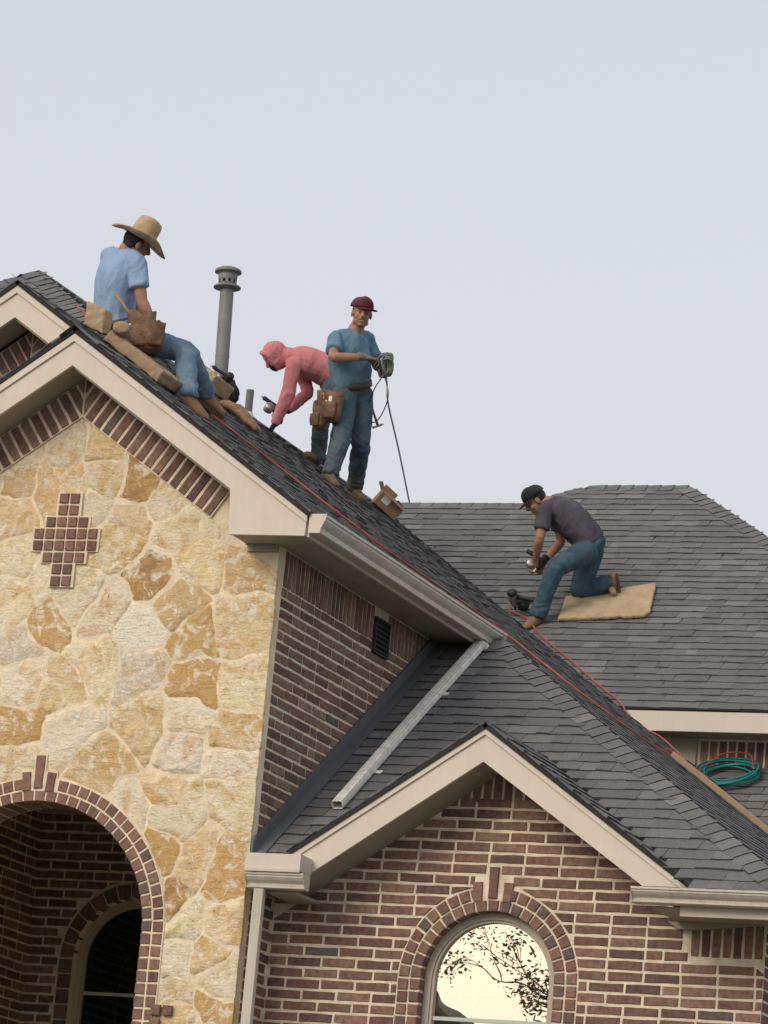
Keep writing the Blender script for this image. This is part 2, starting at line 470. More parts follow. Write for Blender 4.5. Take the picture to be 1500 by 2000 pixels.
def soldiers(o, u, v, w, s0, s1, h, parent, pitch=CP, cut=None, proud=0.006, gap=0.009):
    """bricks on end side by side: from s0 to s1 along u, standing h along v from o"""
    u, v, w, o = Vector(u), Vector(v), Vector(w), Vector(o)
    n = max(1, int((s1 - s0) / pitch + 0.5)); p = (s1 - s0) / n
    for i in range(n):
        a = s0 + i * p + gap; b = s0 + (i + 1) * p - gap
        poly = [(a, 0.006), (b, 0.006), (b, h - 0.006), (a, h - 0.006)]
        if cut: poly = cut(poly)
        if not poly or len(poly) < 3 or abs(area(poly)) < 0.0008: continue
        cx = sum(q[0] for q in poly) / len(poly); cy = sum(q[1] for q in poly) / len(poly)
        me = rect_mesh(b - a, h - 0.012, proud, 0.01) if not cut else piece_mesh([(q[0] - cx, q[1] - cy) for q in poly], proud, 0.01, [M['brick']])
        SB.put(me, frame(u, v, w, o + u * cx + v * cy), parent)

def ring_bricks(c, r_in, rows, parent, depth, proud=0.012, a0=0.0, a1=math.pi, size=0.066, gap=0.014, skip=None):
    """square tiles round an arch centred at c in the plane facing -Y; the inner row carries on into the wall"""
    c = Vector(c)
    for k in range(rows):
        ra = r_in + k * (size + gap); rb = ra + size
        n = int(round((a1 - a0) * (ra + rb) / 2 / (size + gap)))
        da = (a1 - a0) / n
        meshes = []
        hw = da / 2
        for _ in range(5):
            g_ = gap / 2
            poly = [(-ra * math.sin(hw) + g_, ra * math.cos(hw)), (ra * math.sin(hw) - g_, ra * math.cos(hw)),
                    (rb * math.sin(hw) - g_, rb * math.cos(hw)), (-rb * math.sin(hw) + g_, rb * math.cos(hw))]
            meshes.append(piece_mesh(poly, proud, depth if k == 0 else 0.012, [M['arch_brick']], jit=0.0018))
        for i in range(n):
            a = a0 + (i + 0.5) * da
            if skip and skip(a, k): continue
            t = a - math.pi / 2            # rotation from straight up
            u = Vector((math.cos(t), 0, math.sin(t))); v = Vector((-math.sin(t), 0, math.cos(t)))
            AB.put(random.choice(meshes), frame(u, v, Vector((0, -1, 0)), c), parent)

def jamb_bricks(c, r_in, rows, z_lo, parent, depth, side, proud=0.012, size=0.066, gap=0.014):
    for k in range(rows):
        x = c[0] + side * (r_in + k * (size + gap) + size / 2)
        z = c[2] - gap / 2 - size / 2
        while z > z_lo:
            d = depth if k == 0 else 0.012
            AB.put(rect_mesh(size, size, proud, d, 'arch_brick'), frame((1, 0, 0), (0, 0, 1), (0, -1, 0), (x, c[1], z)), parent)
            z -= size + gap

def keystone(c, heights, w, parent, z0, proud=0.016, splay=0.0):
    for dx, h in heights:
        me = piece_mesh([(-w / 2, 0), (w / 2, 0), (w / 2 + splay, h), (-w / 2 - splay, h)], proud, 0.012, [M['arch_brick']])
        a = dx * 0.9
        AB.put(me, frame((math.cos(a), 0, -math.sin(a)), (math.sin(a), 0, math.cos(a)), (0, -1, 0), (c[0] + dx, c[1], z0 - abs(dx) * 0.25)), parent)

# ------------------------------------------------------------------ stone gable wall
RA, ZA = 0.82, 4.70                            # big arch
arc = lambda cx, cz, r, a0, a1, n: [(cx + r * math.cos(a0 + (a1 - a0) * i / n), cz + r * math.sin(a0 + (a1 - a0) * i / n)) for i in range(n + 1)]
RH = RA + 0.004
outline = [(0, 0), (0, 7.235), (-0.05, 7.235), (-0.05, 8.36 - S * (-0.05 - XA)), (XA, 8.36), (-2.95, 8.36 - S * (XA + 2.95)), (-2.95, 7.235), (-3.0, 7.235), (-3.0, 0), (XA - RH, 0)] + \
          arc(XA, ZA, RH, math.pi, 0, 40) + [(XA + RH, 0)]
stone_wall = MB().prism([(x, 0.0, z) for x, z in outline], (0, 0.28, 0)).obj('stone_wall', M['stone_mortar'], house)
stone_wall['label'] = 'cream limestone flagstone gable wall with arched porch opening'

SEEDS = [(-1.57, 7.88, 'G'), (-1.33, 7.90, 'O'), (-1.91, 7.69, 'O'), (-1.68, 7.58, 'O'), (-1.30, 7.67, 'C'), (-1.06, 7.68, 'B'), (-1.94, 7.41, 'O'), (-0.79, 7.53, 'C'), (-1.11, 7.40, 'Y'), (-0.70, 7.36, 'C'), (-1.37, 7.50, 'P'), (-1.51, 7.64, 'O'), (-1.91, 7.85, 'C'), (-0.47, 7.42, 'C'), (-1.87, 7.11, 'C'), (-1.15, 7.24, 'Y'), (-0.91, 7.01, 'B'), (-0.54, 7.12, 'Y'), (-0.23, 7.08, 'O'), (-1.69, 7.01, 'P'), (-1.88, 6.87, 'C'), (-1.39, 6.85, 'G'), (-1.55, 6.68, 'T'), (-1.20, 6.78, 'C'), (-0.91, 6.72, 'W'), (-0.70, 6.84, 'O'), (-0.51, 6.63, 'T'), (-0.25, 6.73, 'Y'), (-1.76, 6.54, 'P'), (-1.24, 6.45, 'C'), (-0.90, 6.39, 'G'), (-1.46, 6.26, 'Y'), (-0.48, 6.30, 'T'), (-0.15, 6.27, 'C'), (-1.75, 6.02, 'T'), (-1.31, 5.99, 'P'), (-0.84, 6.05, 'Y'), (-0.51, 6.07, 'P'), (-0.20, 6.01, 'O'), (-1.09, 5.75, 'O'), (-0.52, 5.90, 'G'), (-0.58, 5.61, 'Y'), (-0.20, 5.79, 'P'), (-0.19, 5.59, 'C'), (-0.61, 5.22, 'T'), (-0.35, 5.20, 'O'), (-0.18, 5.14, 'T'), (-0.54, 5.40, 'P'), (-0.51, 4.87, 'B'), (-0.18, 4.77, 'Y'), (-0.39, 4.78, 'G'), (-0.41, 4.51, 'G'), (-0.22, 4.59, 'O'), (-0.11, 4.45, 'P'), (-0.19, 4.25, 'T'), (-0.39, 4.18, 'O'), (-0.39, 4.31, 'P'), (-1.74, 5.73, 'C'), (-1.74, 6.31, 'C'), (-0.87, 5.46, 'C'), (-2.26, 7.45, 'C'), (-2.13, 7.03, 'O'), (-2.16, 6.65, 'P'), (-2.07, 6.23, 'Y'), (-2.01, 5.83, 'O'), (-2.44, 7.09, 'C'), (-2.36, 6.44, 'O'), (-2.34, 5.99, 'C'), (-2.18, 7.73, 'C'), (-2.44, 7.62, 'O'), (-2.55, 6.74, 'Y'), (-0.3, 4.0, 'C'), (-0.12, 3.9, 'O'), (-0.45, 3.9, 'P')]
TINT = {'C': (0.89, 0.76, 0.54), 'O': (0.79, 0.59, 0.32), 'T': (0.66, 0.43, 0.19), 'B': (0.48, 0.30, 0.14), 'P': (0.87, 0.76, 0.56), 'W': (0.90, 0.84, 0.71), 'G': (0.83, 0.73, 0.55), 'Y': (0.86, 0.69, 0.42)}
rs = random.Random(5)
BAND = 8.095                                    # lower edge of the brick band at the axis
ca, sa = math.cos(math.atan(S)), math.sin(math.atan(S))
for i, (x, z, c) in enumerate(SEEDS):
    poly = [(-3.0, 3.7), (0.004, 3.7), (0.004, 9), (-3.0, 9)]
    for a, b, cc in ((S, 1, BAND + S * XA - 0.004), (-S, 1, BAND - S * XA - 0.004)): poly = clip(poly, a, b, cc)
    if x > -0.42: poly = clip(poly, 0, 1, 7.225)
    elif x > -0.6 and z > 7.2: poly = clip(poly, 1, 0, -0.43)
    for j, (x2, z2, _) in enumerate(SEEDS):
        if i == j: continue
        dx, dz = x2 - x, z2 - z; L = math.hypot(dx, dz)
        if L > 0.9: continue
        gap = 0.008 + 0.016 * max(-0.35, noise.noise(Vector((x + x2, z + z2, 3)) * 7))
        poly = clip(poly, dx / L, dz / L, ((x + x2) / 2 * dx + (z + z2) / 2 * dz) / L - gap)
        if len(poly) < 3: break
    if len(poly) < 3: continue
    # arch surround
    R0 = RA + 0.066 * 2 + 0.014 + 0.012
    if z > ZA:
        dx, dz = x - XA, z - ZA; L = math.hypot(dx, dz)
        if L < R0 + 0.5: poly = clip(poly, -dx / L, -dz / L, -((XA + dx / L * R0) * dx / L + (ZA + dz / L * R0) * dz / L))
    elif x > XA: poly = clip(poly, -1, 0, -(XA + R0))
    if len(poly) < 3 or abs(area(poly)) < 0.003: continue
    if area(poly) < 0: poly = poly[::-1]
    for _ in range(2):          # knock the corners off
        q = []
        for k, p in enumerate(poly):
            n_ = poly[(k + 1) % len(poly)]; t = 0.05 if _ == 0 else 0.12
            q += [(p[0] + t * (n_[0] - p[0]), p[1] + t * (n_[1] - p[1])), (n_[0] + t * (p[0] - n_[0]), n_[1] + t * (p[1] - n_[1]))]
        poly = q
    ring = []
    for k, p in enumerate(poly):
        n_ = poly[(k + 1) % len(poly)]; L = math.hypot(n_[0] - p[0], n_[1] - p[1]); m = max(1, int(L / 0.02))
        for t in range(m):
            px, pz_ = p[0] + t / m * (n_[0] - p[0]), p[1] + t / m * (n_[1] - p[1])
            nv = noise.noise_vector(Vector((px * 3.7, pz_ * 3.7, 8.2))) * 0.060 + noise.noise_vector(Vector((px * 9, pz_ * 9, i * 3.1))) * 0.022 + noise.noise_vector(Vector((px * 30, pz_ * 30, i * 3.1))) * 0.010
            ed = min(1, max(0.1, min(-px, math.hypot(px - XA, max(0, pz_ - ZA)) - R0, (BAND - S * abs(px - XA)) - pz_) / 0.06)); ring.append((px + nv.x * ed, pz_ + nv.y * ed))
    cx = sum(p[0] for p in ring) / len(ring); cz = sum(p[1] for p in ring) / len(ring)
    ring = [(p[0] - cx, p[1] - cz) for p in ring]
    def inside(p):
        r_ = False
        for k in range(len(ring)):
            a, b = ring[k], ring[k - 1]
            if (a[1] > p[1]) != (b[1] > p[1]) and p[0] < (b[0] - a[0]) * (p[1] - a[1]) / (b[1] - a[1]) + a[0]: r_ = not r_
        return r_
    xs, zs = [p[0] for p in ring], [p[1] for p in ring]
    st = 0.022; pts = list(ring)
    yy = min(zs)
    while yy < max(zs):
        xx = min(xs)
        while xx < max(xs):
            p = (xx + rs.uniform(-0.006, 0.006), yy + rs.uniform(-0.006, 0.006))
            if inside(p) and min((p[0] - q[0]) ** 2 + (p[1] - q[1]) ** 2 for q in ring) > 0.011 ** 2: pts.append(p)
            xx += st
        yy += st
    n = len(ring)
    vv, _, ff, *_r = delaunay_2d_cdt([Vector(p) for p in pts], [], [list(range(n))], 1, 1e-5)
    rough = {'C': 0.5, 'O': 0.6, 'T': 0.7, 'B': 0.9, 'P': 0.7, 'W': 0.35, 'G': 1.2, 'Y': 1.2}[c]
    bul = rs.uniform(0.002, 0.009); tx, tz = rs.uniform(-0.05, 0.05), rs.uniform(-0.05, 0.05)
    vs_ = []
    for p in vv:
        d = math.sqrt(min((p.x - q[0]) ** 2 + (p.y - q[1]) ** 2 for q in ring))
        k = 1 - math.exp(-d / 0.010)
        w1 = Vector((p.x * 6 + i * 9, p.y * 6, 0)); w2 = Vector((p.x * 22 + i * 9, p.y * 30, 4))
        h = 0.001 + k * (bul + tx * p.x + tz * p.y + 0.011 * rough * noise.noise(w1) + 0.014 * rough * noise.noise(w2))
        vs_.append((p.x, p.y, max(0.0008, h)))
    nv_ = len(vs_)
    bd = [k for k in range(n)]
    for k in bd: vs_.append(vs_[k])
    for k in bd: vs_.append((vv[k].x, vv[k].y, -0.03))
    fs_ = [tuple(f) for f in ff] + [(nv_ + k, nv_ + (k + 1) % n, nv_ + n + (k + 1) % n, nv_ + n + k) for k in range(n)]
    me = bpy.data.meshes.new('stone'); me.from_pydata(vs_, [], fs_); me.materials.append(M['stone'])
    bm = bmesh.new(); bm.from_mesh(me); bmesh.ops.recalc_face_normals(bm, faces=bm.faces[:]); bm.to_mesh(me); bm.free()
    for p in me.polygons: p.use_smooth = True
    so = add('stone', me, stone_wall, frame((1, 0, 0), (0, 0, 1), (0, -1, 0), (cx, 0, cz)))
    k = rs.uniform(0.88, 1.1); col = TINT[c]
    so.color = (min(1, col[0] * k), min(1, col[1] * k), min(1, col[2] * k * rs.uniform(0.9, 1.1)), {'W': 0.1, 'P': 0.65, 'G': 0.75, 'C': 0.85}.get(c, 1.0))

# cross of square clay tiles set in a mortar bed
ROWS = [2, 2, 4, 6, 6, 4, 2, 2]
pad = MB(); PX, PZ, ztop = 0.0777, 0.0797, 7.575
for r, n in enumerate(ROWS):
    z1, z0 = ztop - r * PZ, ztop - (r + 1) * PZ
    pad.box(-1.52 - n * PX / 2 - 0.012, -1.52 + n * PX / 2 + 0.012, -0.020, 0.01, z0, z1)
    for k in range(n):
        AB.put(rect_mesh(0.064, 0.064, 0.012, 0.008, 'arch_brick'), frame((1, 0, 0), (0, 0, 1), (0, -1, 0), (-1.52 + (k - (n - 1) / 2) * PX, -0.020, (z0 + z1) / 2)), stone_wall)
pad.obj('cross_bed', M['stone_mortar'], house)['label'] = 'brick tile cross set in the limestone'

# brick band following the rakes of the stone gable
hb = (8.36 - BAND) * ca
bandbed = MB()
for sgn in (1, -1):
    u = Vector((sgn * ca, 0, -sa)); v = Vector((-sgn * sa, 0, -ca))        # v points down into the wall
    o = Vector((XA, -0.016, 8.36))
    lim = lambda poly: clip(poly, -ca, sa, -0.008)              # stop at the axis
    soldiers(o, u, v, (0, -1, 0), 0.0, 1.36, hb, stone_wall, cut=lim, proud=0.006, pitch=0.080, gap=0.011)
    e = o + Vector((0, 0.001, 0))
    q0 = e + Vector((0, 0, 0)); q1 = e + u * 1.36; q2 = q1 + v * hb; q3 = Vector((XA, e.y, BAND))
    bandbed.prism([q0, q1, q2, q3], (0, 0.02, 0))
bandbed.obj('band_bed', M['mortar'], house)

# arch surround
ring_bricks((XA, 0, ZA), RA, 2, stone_wall, 0.26, proud=0.016, skip=lambda a, k: k == 1 and abs(a - math.pi / 2 + 0.02) < 0.115)
for s_ in (1, -1): jamb_bricks((XA, 0, ZA), RA, 2, 3.75, stone_wall, 0.26, s_, proud=0.016)
keystone((XA - 0.02, 0, 0), [(0, 0.215), (-0.082, 0.125), (0.082, 0.125)], 0.058, stone_wall, ZA + RA + 0.082, proud=0.021, splay=0.002)
bed = MB()
n = 48
pts_o = arc(XA, ZA, RA + 0.155, math.pi, 0, n); pts_i = arc(XA, ZA, RH, math.pi, 0, n)
pts_o = [(XA - RA - 0.155, 3.7)] + pts_o + [(XA + RA + 0.155, 3.7)]; pts_i = [(XA - RH, 3.7)] + pts_i + [(XA + RH, 3.7)]
for i in range(len(pts_o) - 1):
    a, b, c_, d = pts_o[i], pts_o[i + 1], pts_i[i + 1], pts_i[i]
    bed.put([(p[0], -0.009, p[1]) for p in (a, b, c_, d)] + [(p[0], 0.005, p[1]) for p in (a, b, c_, d)], [(0, 1, 2, 3), (0, 1, 5, 4), (2, 3, 7, 6)])
bed.box(XA - 0.02 - 0.13, XA - 0.02 + 0.13, -0.011, 0.0, ZA + RA + 0.10, ZA + RA + 0.20)
bed.box(XA - 0.02 - 0.045, XA - 0.02 + 0.045, -0.011, 0.0, ZA + RA + 0.20, ZA + RA + 0.315)
bed.obj('arch_bed', M['stone_mortar'], house)
# small corner tiles beside the right jamb
for dx, dz in ((0.165, -0.49), (0.245, -0.49), (0.165, -0.575)):
    AB.put(rect_mesh(0.064, 0.064, 0.012, 0.008, 'arch_brick'), frame((1, 0, 0), (0, 0, 1), (0, -1, 0), (XA + RA + dx, -0.026, ZA + dz)), stone_wall)

# ------------------------------------------------------------------ porch behind the arch
YB = 3.40
porch_back = MB()
RW, ZW, XW = 0.466, 4.930, -2.310
wall_o = [(-3.4, 0), (-3.4, 6.0), (-0.5, 6.0), (-0.5, 0), (XW + RW, 0)] + arc(XW, ZW, RW, 0, math.pi, 28) + [(XW - RW, 0)]
porch_back.prism([(x, YB, z) for x, z in wall_o], (0, 0.2, 0))
pb = porch_back.obj('porch_wall', M['mortar'], house)
ps = MB().box(-3.4, -3.15, 0.285, YB - 0.002, 0, 6.0).box(-0.5, -0.3, 0.285, YB - 0.002, 0, 6.0).obj('porch_side_wall', M['mortar'], house)
MB().box(-3.5, -0.1, 0.285, YB + 0.3, 6.0, 6.1).obj('porch_ceiling', M['soffit'], house)
def cut_arch(cx, cz, r, pad_=0.012):
    def f(rect):
        x = sum(p[0] for p in rect) / 4; z = sum(p[1] for p in rect) / 4; R_ = r + pad_
        if z > cz:
            dx, dz = x - cx, z - cz; L = math.hypot(dx, dz) or 1
            if L > R_ + 0.25: return rect
            return clip(rect, -dx / L, -dz / L, -((cx + dx / L * R_) * dx / L + (cz + dz / L * R_) * dz / L))
        if abs(x - cx) < R_ + 0.25:
            return clip(rect, -1, 0, -(cx + R_)) if x > cx else clip(rect, 1, 0, cx - R_)
        return rect
    return f
def porch_keep(x, z):
    return math.hypot(x - XW, max(0, z - ZW)) > RW + 0.09
lay_bricks((0, YB, 0), (1, 0, 0), (0, -1, 0), -3.15, -0.5, 3.9, 5.95, porch_keep, cut_arch(XW, ZW, RW + 0.11), pb)
lay_bricks((-3.15, 0, 0), (0, 1, 0), (1, 0, 0), 0.29, YB, 3.9, 5.95, lambda a, b: True, None, ps, phase=0.05)
ring_bricks((XW, YB, ZW), RW + 0.002, 1, pb, 0.1, size=0.10, gap=0.012)
for s_ in (1, -1): jamb_bricks((XW, YB, ZW), RW + 0.002, 1, 3.9, pb, 0.1, s_, size=0.10, gap=0.012)

def mirror_glass(name, refl, tint, dark):
    """coated pane: part mirror, part clear"""
    m, n, l, p = new_mat(name)
    n.remove(p)
    gl = n.new('ShaderNodeBsdfGlossy'); gl.inputs['Color'].default_value = (*tint, 1); gl.inputs['Roughness'].default_value = 0.0
    tr = n.new('ShaderNodeBsdfTransparent'); tr.inputs['Color'].default_value = (*dark, 1)
    tc = n.new('ShaderNodeTexCoord'); nz = n.new('ShaderNodeTexNoise'); nz.inputs['Scale'].default_value = 3.0; nz.inputs['Detail'].default_value = 1
    l.new(tc.outputs['Object'], nz.inputs['Vector'])
    b = n.new('ShaderNodeBump'); b.inputs['Strength'].default_value = 0.05; b.inputs['Distance'].default_value = 0.01
    l.new(nz.outputs['Fac'], b.inputs['Height']); l.new(b.outputs['Normal'], gl.inputs['Normal'])
    mx = n.new('ShaderNodeMixShader'); mx.inputs['Fac'].default_value = refl
    l.new(tr.outputs[0], mx.inputs[1]); l.new(gl.outputs[0], mx.inputs[2])
    l.new(mx.outputs[0], n['Material Output'].inputs['Surface'])
    return m
M['pane'] = mirror_glass('coated_pane', 0.78, (1.0, 0.92, 0.80), (0.8, 0.85, 0.8))
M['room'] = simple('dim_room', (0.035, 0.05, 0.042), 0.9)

M['dark_pane'] = mirror_glass('shaded_pane', 0.05, (0.8, 1.0, 0.9), (0.35, 0.45, 0.40))  # dimmer copy of the pane: porch shade put into its mirror and tint
def arched_window(cx, y, cz, r, z_lo, label, fan=True, glass='pane'):
    """frame, panes and muntins in an arched opening; y is the brick face"""
    fr = MB(); yf = y + 0.075; t = 0.045
    po, pi = arc(cx, cz, r - 0.001, 0, math.pi, 40), arc(cx, cz, r - t, 0, math.pi, 40)
    po = [(cx + r - 0.001, z_lo)] + po + [(cx - r + 0.001, z_lo)]; pi = [(cx + r - t, z_lo)] + pi + [(cx - r + t, z_lo)]
    po2, pi2 = arc(cx, cz, r - t - 0.001, 0, math.pi, 40), arc(cx, cz, r - t - 0.018, 0, math.pi, 40)
    po2 = [(cx + r - t - 0.001, z_lo)] + po2 + [(cx - r + t + 0.001, z_lo)]; pi2 = [(cx + r - t - 0.018, z_lo)] + pi2 + [(cx - r + t + 0.018, z_lo)]
    for A, B_, ya, yb_ in ((po, pi, yf, yf + 0.06), (po2, pi2, yf + 0.012, yf + 0.05)):
        n_ = len(A)
        fr.put([(p[0], ya, p[1]) for p in A] + [(p[0], ya, p[1]) for p in B_] + [(p[0], yb_, p[1]) for p in A] + [(p[0], yb_, p[1]) for p in B_],
               [(i, i + 1, n_ + i + 1, n_ + i) for i in range(n_ - 1)] + [(n_ + i, n_ + i + 1, 3 * n_ + i + 1, 3 * n_ + i) for i in range(n_ - 1)] + [(i, i + 1, 2 * n_ + i + 1, 2 * n_ + i) for i in range(n_ - 1)])
    wdw = fr.obj('window', M['frame'], house); wdw['label'] = label
    yp = yf + 0.04; zb = cz - 0.235                 # transom bar
    ri = r - t - 0.017
    top = [(cx + ri, zb + 0.012)] + arc(cx, cz, ri, 0, math.pi, 40) + [(cx - ri, zb + 0.012)]
    MB().prism([(x, yp, z) for x, z in top], (0, 0.004, 0)).obj('pane', M[glass], wdw)
    MB().prism([(x, yp, z) for x, z in ((cx + ri, z_lo), (cx + ri, zb - 0.012), (cx - ri, zb - 0.012), (cx - ri, z_lo))], (0, 0.004, 0)).obj('pane', M[glass], wdw)
    MB().box(cx - ri, cx + ri, yp - 0.012, yp + 0.014, zb - 0.012, zb + 0.012).obj('transom_bar', M['muntin'], wdw)
    mt = MB(); ym = yp + 0.012; b_ = 0.006
    if fan:
        for a in (math.radians(48), math.radians(90), math.radians(132)):
            d = Vector((math.cos(a), 0, math.sin(a))); q = Vector((-math.sin(a), 0, math.cos(a))) * b_; c_ = Vector((cx, ym, cz - 0.06))
            p0, p1 = c_ + d * 0.13, c_ + d * ri
            mt.prism([p0 - q, p1 - q, p1 + q, p0 + q], (0, 0.008, 0))
        A, B_ = arc(cx, cz - 0.06, 0.136, 0, math.pi, 16), arc(cx, cz - 0.06, 0.124, 0, math.pi, 16)
        for i in range(16):
            mt.prism([(p[0], ym, p[1]) for p in (A[i], A[i + 1], B_[i + 1], B_[i])], (0, 0.008, 0))
        mt.box(cx - ri, cx + ri, ym, ym + 0.008, cz - 0.073, cz - 0.061)
    for x in (cx - ri / 3, cx + ri / 3): mt.box(x - b_, x + b_, ym, ym + 0.008, zb + 0.012, cz - 0.073)
    mt.obj('muntin', M['muntin'], wdw)
    lo = MB()
    for x in (cx - ri / 3, cx + ri / 3): lo.box(x - b_, x + b_, ym, ym + 0.008, z_lo, zb - 0.012)
    lo.obj('muntin', M['muntin'], wdw)
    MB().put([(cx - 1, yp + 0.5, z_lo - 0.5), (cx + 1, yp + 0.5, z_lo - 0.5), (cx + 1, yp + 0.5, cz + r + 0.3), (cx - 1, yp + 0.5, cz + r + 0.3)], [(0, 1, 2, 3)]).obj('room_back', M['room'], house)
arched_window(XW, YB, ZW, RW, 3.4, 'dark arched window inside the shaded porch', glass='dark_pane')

# ------------------------------------------------------------------ brick return wall beside the stone gable
side = MB().box(-0.25, 0.0, 0.282, 3.4, 0, 7.235).obj('side_wall', M['mortar'], house)
def side_cut(rect):
    return rect
def side_keep(y, z):
    return y < YG or z + 0.04 > fz(y) + 0.0
lay_bricks((0.0, 0, 0), (0, 1, 0), (1, 0, 0), 0.105, 3.3, 3.9, 6.985, side_keep, side_cut, side, phase=0.1)
soldiers((0.0, 0, 6.985), (0, 1, 0), (0, 0, 1), (1, 0, 0), 0.11, 1.735, 0.245, side)
soldiers((0.0, 0, 6.985), (0, 1, 0), (0, 0, 1), (1, 0, 0), 2.0, 3.05, 0.245, side)
M['vent_slat'] = simple('vent_slat', (0.035, 0.035, 0.038), 0.7)
vent = MB().box(0.002, 0.012, 1.745, 1.995, 6.92, 7.15).obj('wall_vent', M['dark'], house)
vf = MB(); vf.box(0.002, 0.026, 1.735, 1.752, 6.91, 7.16).box(0.002, 0.026, 1.988, 2.005, 6.91, 7.16).box(0.002, 0.026, 1.752, 1.988, 6.91, 6.925).box(0.002, 0.026, 1.752, 1.988, 7.145, 7.16).obj('vent_frame', M['vent_slat'], vent)
for k in range(6):
    z = 6.945 + k * 0.034
    MB().hexa([(0.012, 1.752, z), (0.024, 1.752, z - 0.012), (0.024, 1.988, z - 0.012), (0.012, 1.988, z), (0.012, 1.752, z + 0.006), (0.024, 1.752, z - 0.006), (0.024, 1.988, z - 0.006), (0.012, 1.988, z + 0.006)]).obj('louver', M['vent_slat'], vent)

# ------------------------------------------------------------------ brick gable wall with arched window
RG, ZG = 0.445, 4.555
zr = lambda x: 5.90 - S * abs(x - XG)          # underside of the rake on the wall
gw = [(0.0, 0), (0.0, 4.99), (XG - 1.33, 4.99), (XG, 5.90), (XG + 1.33, 4.99), (3.283, 4.99), (3.283, 0), (XG + RG + 0.003, 0)] + arc(XG, ZG, RG + 0.003, 0, math.pi, 36) + [(XG - RG - 0.003, 0)]
gable_wall = MB().prism([(x, YG, z) for x, z in gw], (0, 0.25, 0)).obj('gable_wall', M['mortar'], house)
gable_wall['label'] = 'brown brick gable wall with arched window'
ROUT = RG + 0.066 * 2 + 0.014
def g_keep(x, z):
    if z > 4.745 and x > 2.80: return False
    if z < 4.9 and x > 3.28: return False
    return math.hypot(x - XG, max(0, z - ZG)) > ROUT - 0.07
arch_c = cut_arch(XG, ZG, ROUT)
def g_cut(rect):
    p = arch_c(rect)
    x = sum(q[0] for q in rect) / 4; z = sum(q[1] for q in rect) / 4
    if abs(x - XG + 0.01) < 0.25 and z < ZG + ROUT + 0.20 and z > ZG:
        zt = ZG + ROUT + 0.145
        if z < zt:
            hw = 0.13 if z < ZG + ROUT + 0.045 else 0.045
            p = clip(p, -1, 0, -(XG - 0.01 + hw)) if x > XG - 0.01 else clip(p, 1, 0, XG - 0.01 - hw)
    for a, b, c in ((S, 1, 5.90 + S * XG), (-S, 1, 5.90 - S * XG)): p = clip(p, a, b, c)
    if x > 2.6 and rect[1][0] > 2.79 and z > 4.745: p = clip(p, 1, 0, 2.79)
    return p
lay_bricks((0, YG, 0), (1, 0, 0), (0, -1, 0), 0.012, 3.28, 3.75, 5.67, g_keep, g_cut, gable_wall)
soldiers((0, YG, 5.684), (1, 0, 0), (0, 0, 1), (0, -1, 0), XG - 0.42, XG + 0.42, 0.21, gable_wall,
         cut=lambda p: clip(clip(p, S, 1, 5.90 - 5.684 + S * XG), -S, 1, 5.90 - 5.684 - S * XG))
soldiers((0, YG, 4.765), (1, 0, 0), (0, 0, 1), (0, -1, 0), 2.80, 3.275, 0.225, gable_wall)
ring_bricks((XG, YG, ZG), RG, 2, gable_wall, 0.09, proud=0.012, skip=lambda a, k: k == 1 and abs(a - math.pi / 2) < 0.17)
for s_ in (1, -1): jamb_bricks((XG, YG, ZG), RG, 2, 3.8, gable_wall, 0.09, s_)
keystone((XG - 0.01, YG, 0), [(0, 0.20), (-0.095, 0.125), (0.095, 0.125)], 0.055, gable_wall, ZG + RG + 0.078, splay=0.004)
MB().box(3.22, 3.2835, YG + 0.252, 3.0, 0, 4.99).obj('corner_wall', M['mortar'], house)
lay_bricks((3.284, 0, 0), (0, 1, 0), (1, 0, 0), YG + 0.004, 1.6, 3.9, 4.98, lambda a, b: True, None, gable_wall)
arched_window(XG, YG, ZG, RG, 3.4, 'arched window mirroring the bright sky and tree branches')

# ------------------------------------------------------------------ trim of the stone gable
YF = -0.32
TR = 'trim'
def rake_fascia(name, xa, ya, za, half, drop, depth, ends, parent, zoff=0.0):
    """inverted-V rake board: top line from the apex (xa,za) down both sides by slope S"""
    poly = [(xa, za), (xa + half, za - S * half)] + ends(1) + [(xa, za - drop)] + ends(-1)[::-1] + [(xa - half, za - S * half)]
    return MB().prism([(x, ya, z) for x, z in poly], (0, depth, 0)).obj(name, M[TR], parent)
XF = -1.464
def box_end(s):      # boxed eave return of the stone gable
    return [(XF + s * 1.766, 7.224), (XF + s * 1.242, 7.230), (XF + s * 1.218, 8.362 - S * 1.218)]
fascia = rake_fascia('rake_fascia', XF, YF, 8.572, 1.769, 0.21, 0.026, box_end, house)
mould = MB()
for s_ in (1, -1):
    a = Vector((XF, YF - 0.014, 8.574)); b = a + Vector((s_ * 1.775, 0, -S * 1.775)); dn = Vector((0, 0, -0.05))
    mould.prism([a, b, b + dn, a + dn], (0, 0.0135, 0))
mould.obj('rake_moulding', M[TR], house)
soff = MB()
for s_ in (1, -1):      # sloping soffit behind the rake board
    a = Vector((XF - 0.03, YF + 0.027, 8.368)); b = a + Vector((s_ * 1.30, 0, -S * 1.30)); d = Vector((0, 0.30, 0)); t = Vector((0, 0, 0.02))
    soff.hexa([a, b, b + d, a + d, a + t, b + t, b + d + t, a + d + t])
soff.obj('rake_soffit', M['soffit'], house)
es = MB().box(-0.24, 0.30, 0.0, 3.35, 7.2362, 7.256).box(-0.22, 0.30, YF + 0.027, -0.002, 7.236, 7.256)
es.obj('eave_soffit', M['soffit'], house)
MB().box(0.302, 0.322, YF + 0.027, 3.3, 7.222, 7.375).obj('eave_fascia', M[TR], house)
MB().box(-0.215, -0.003, -0.03, -0.004, 7.19, 7.2355).obj('frieze_board', M['soffit'], house)

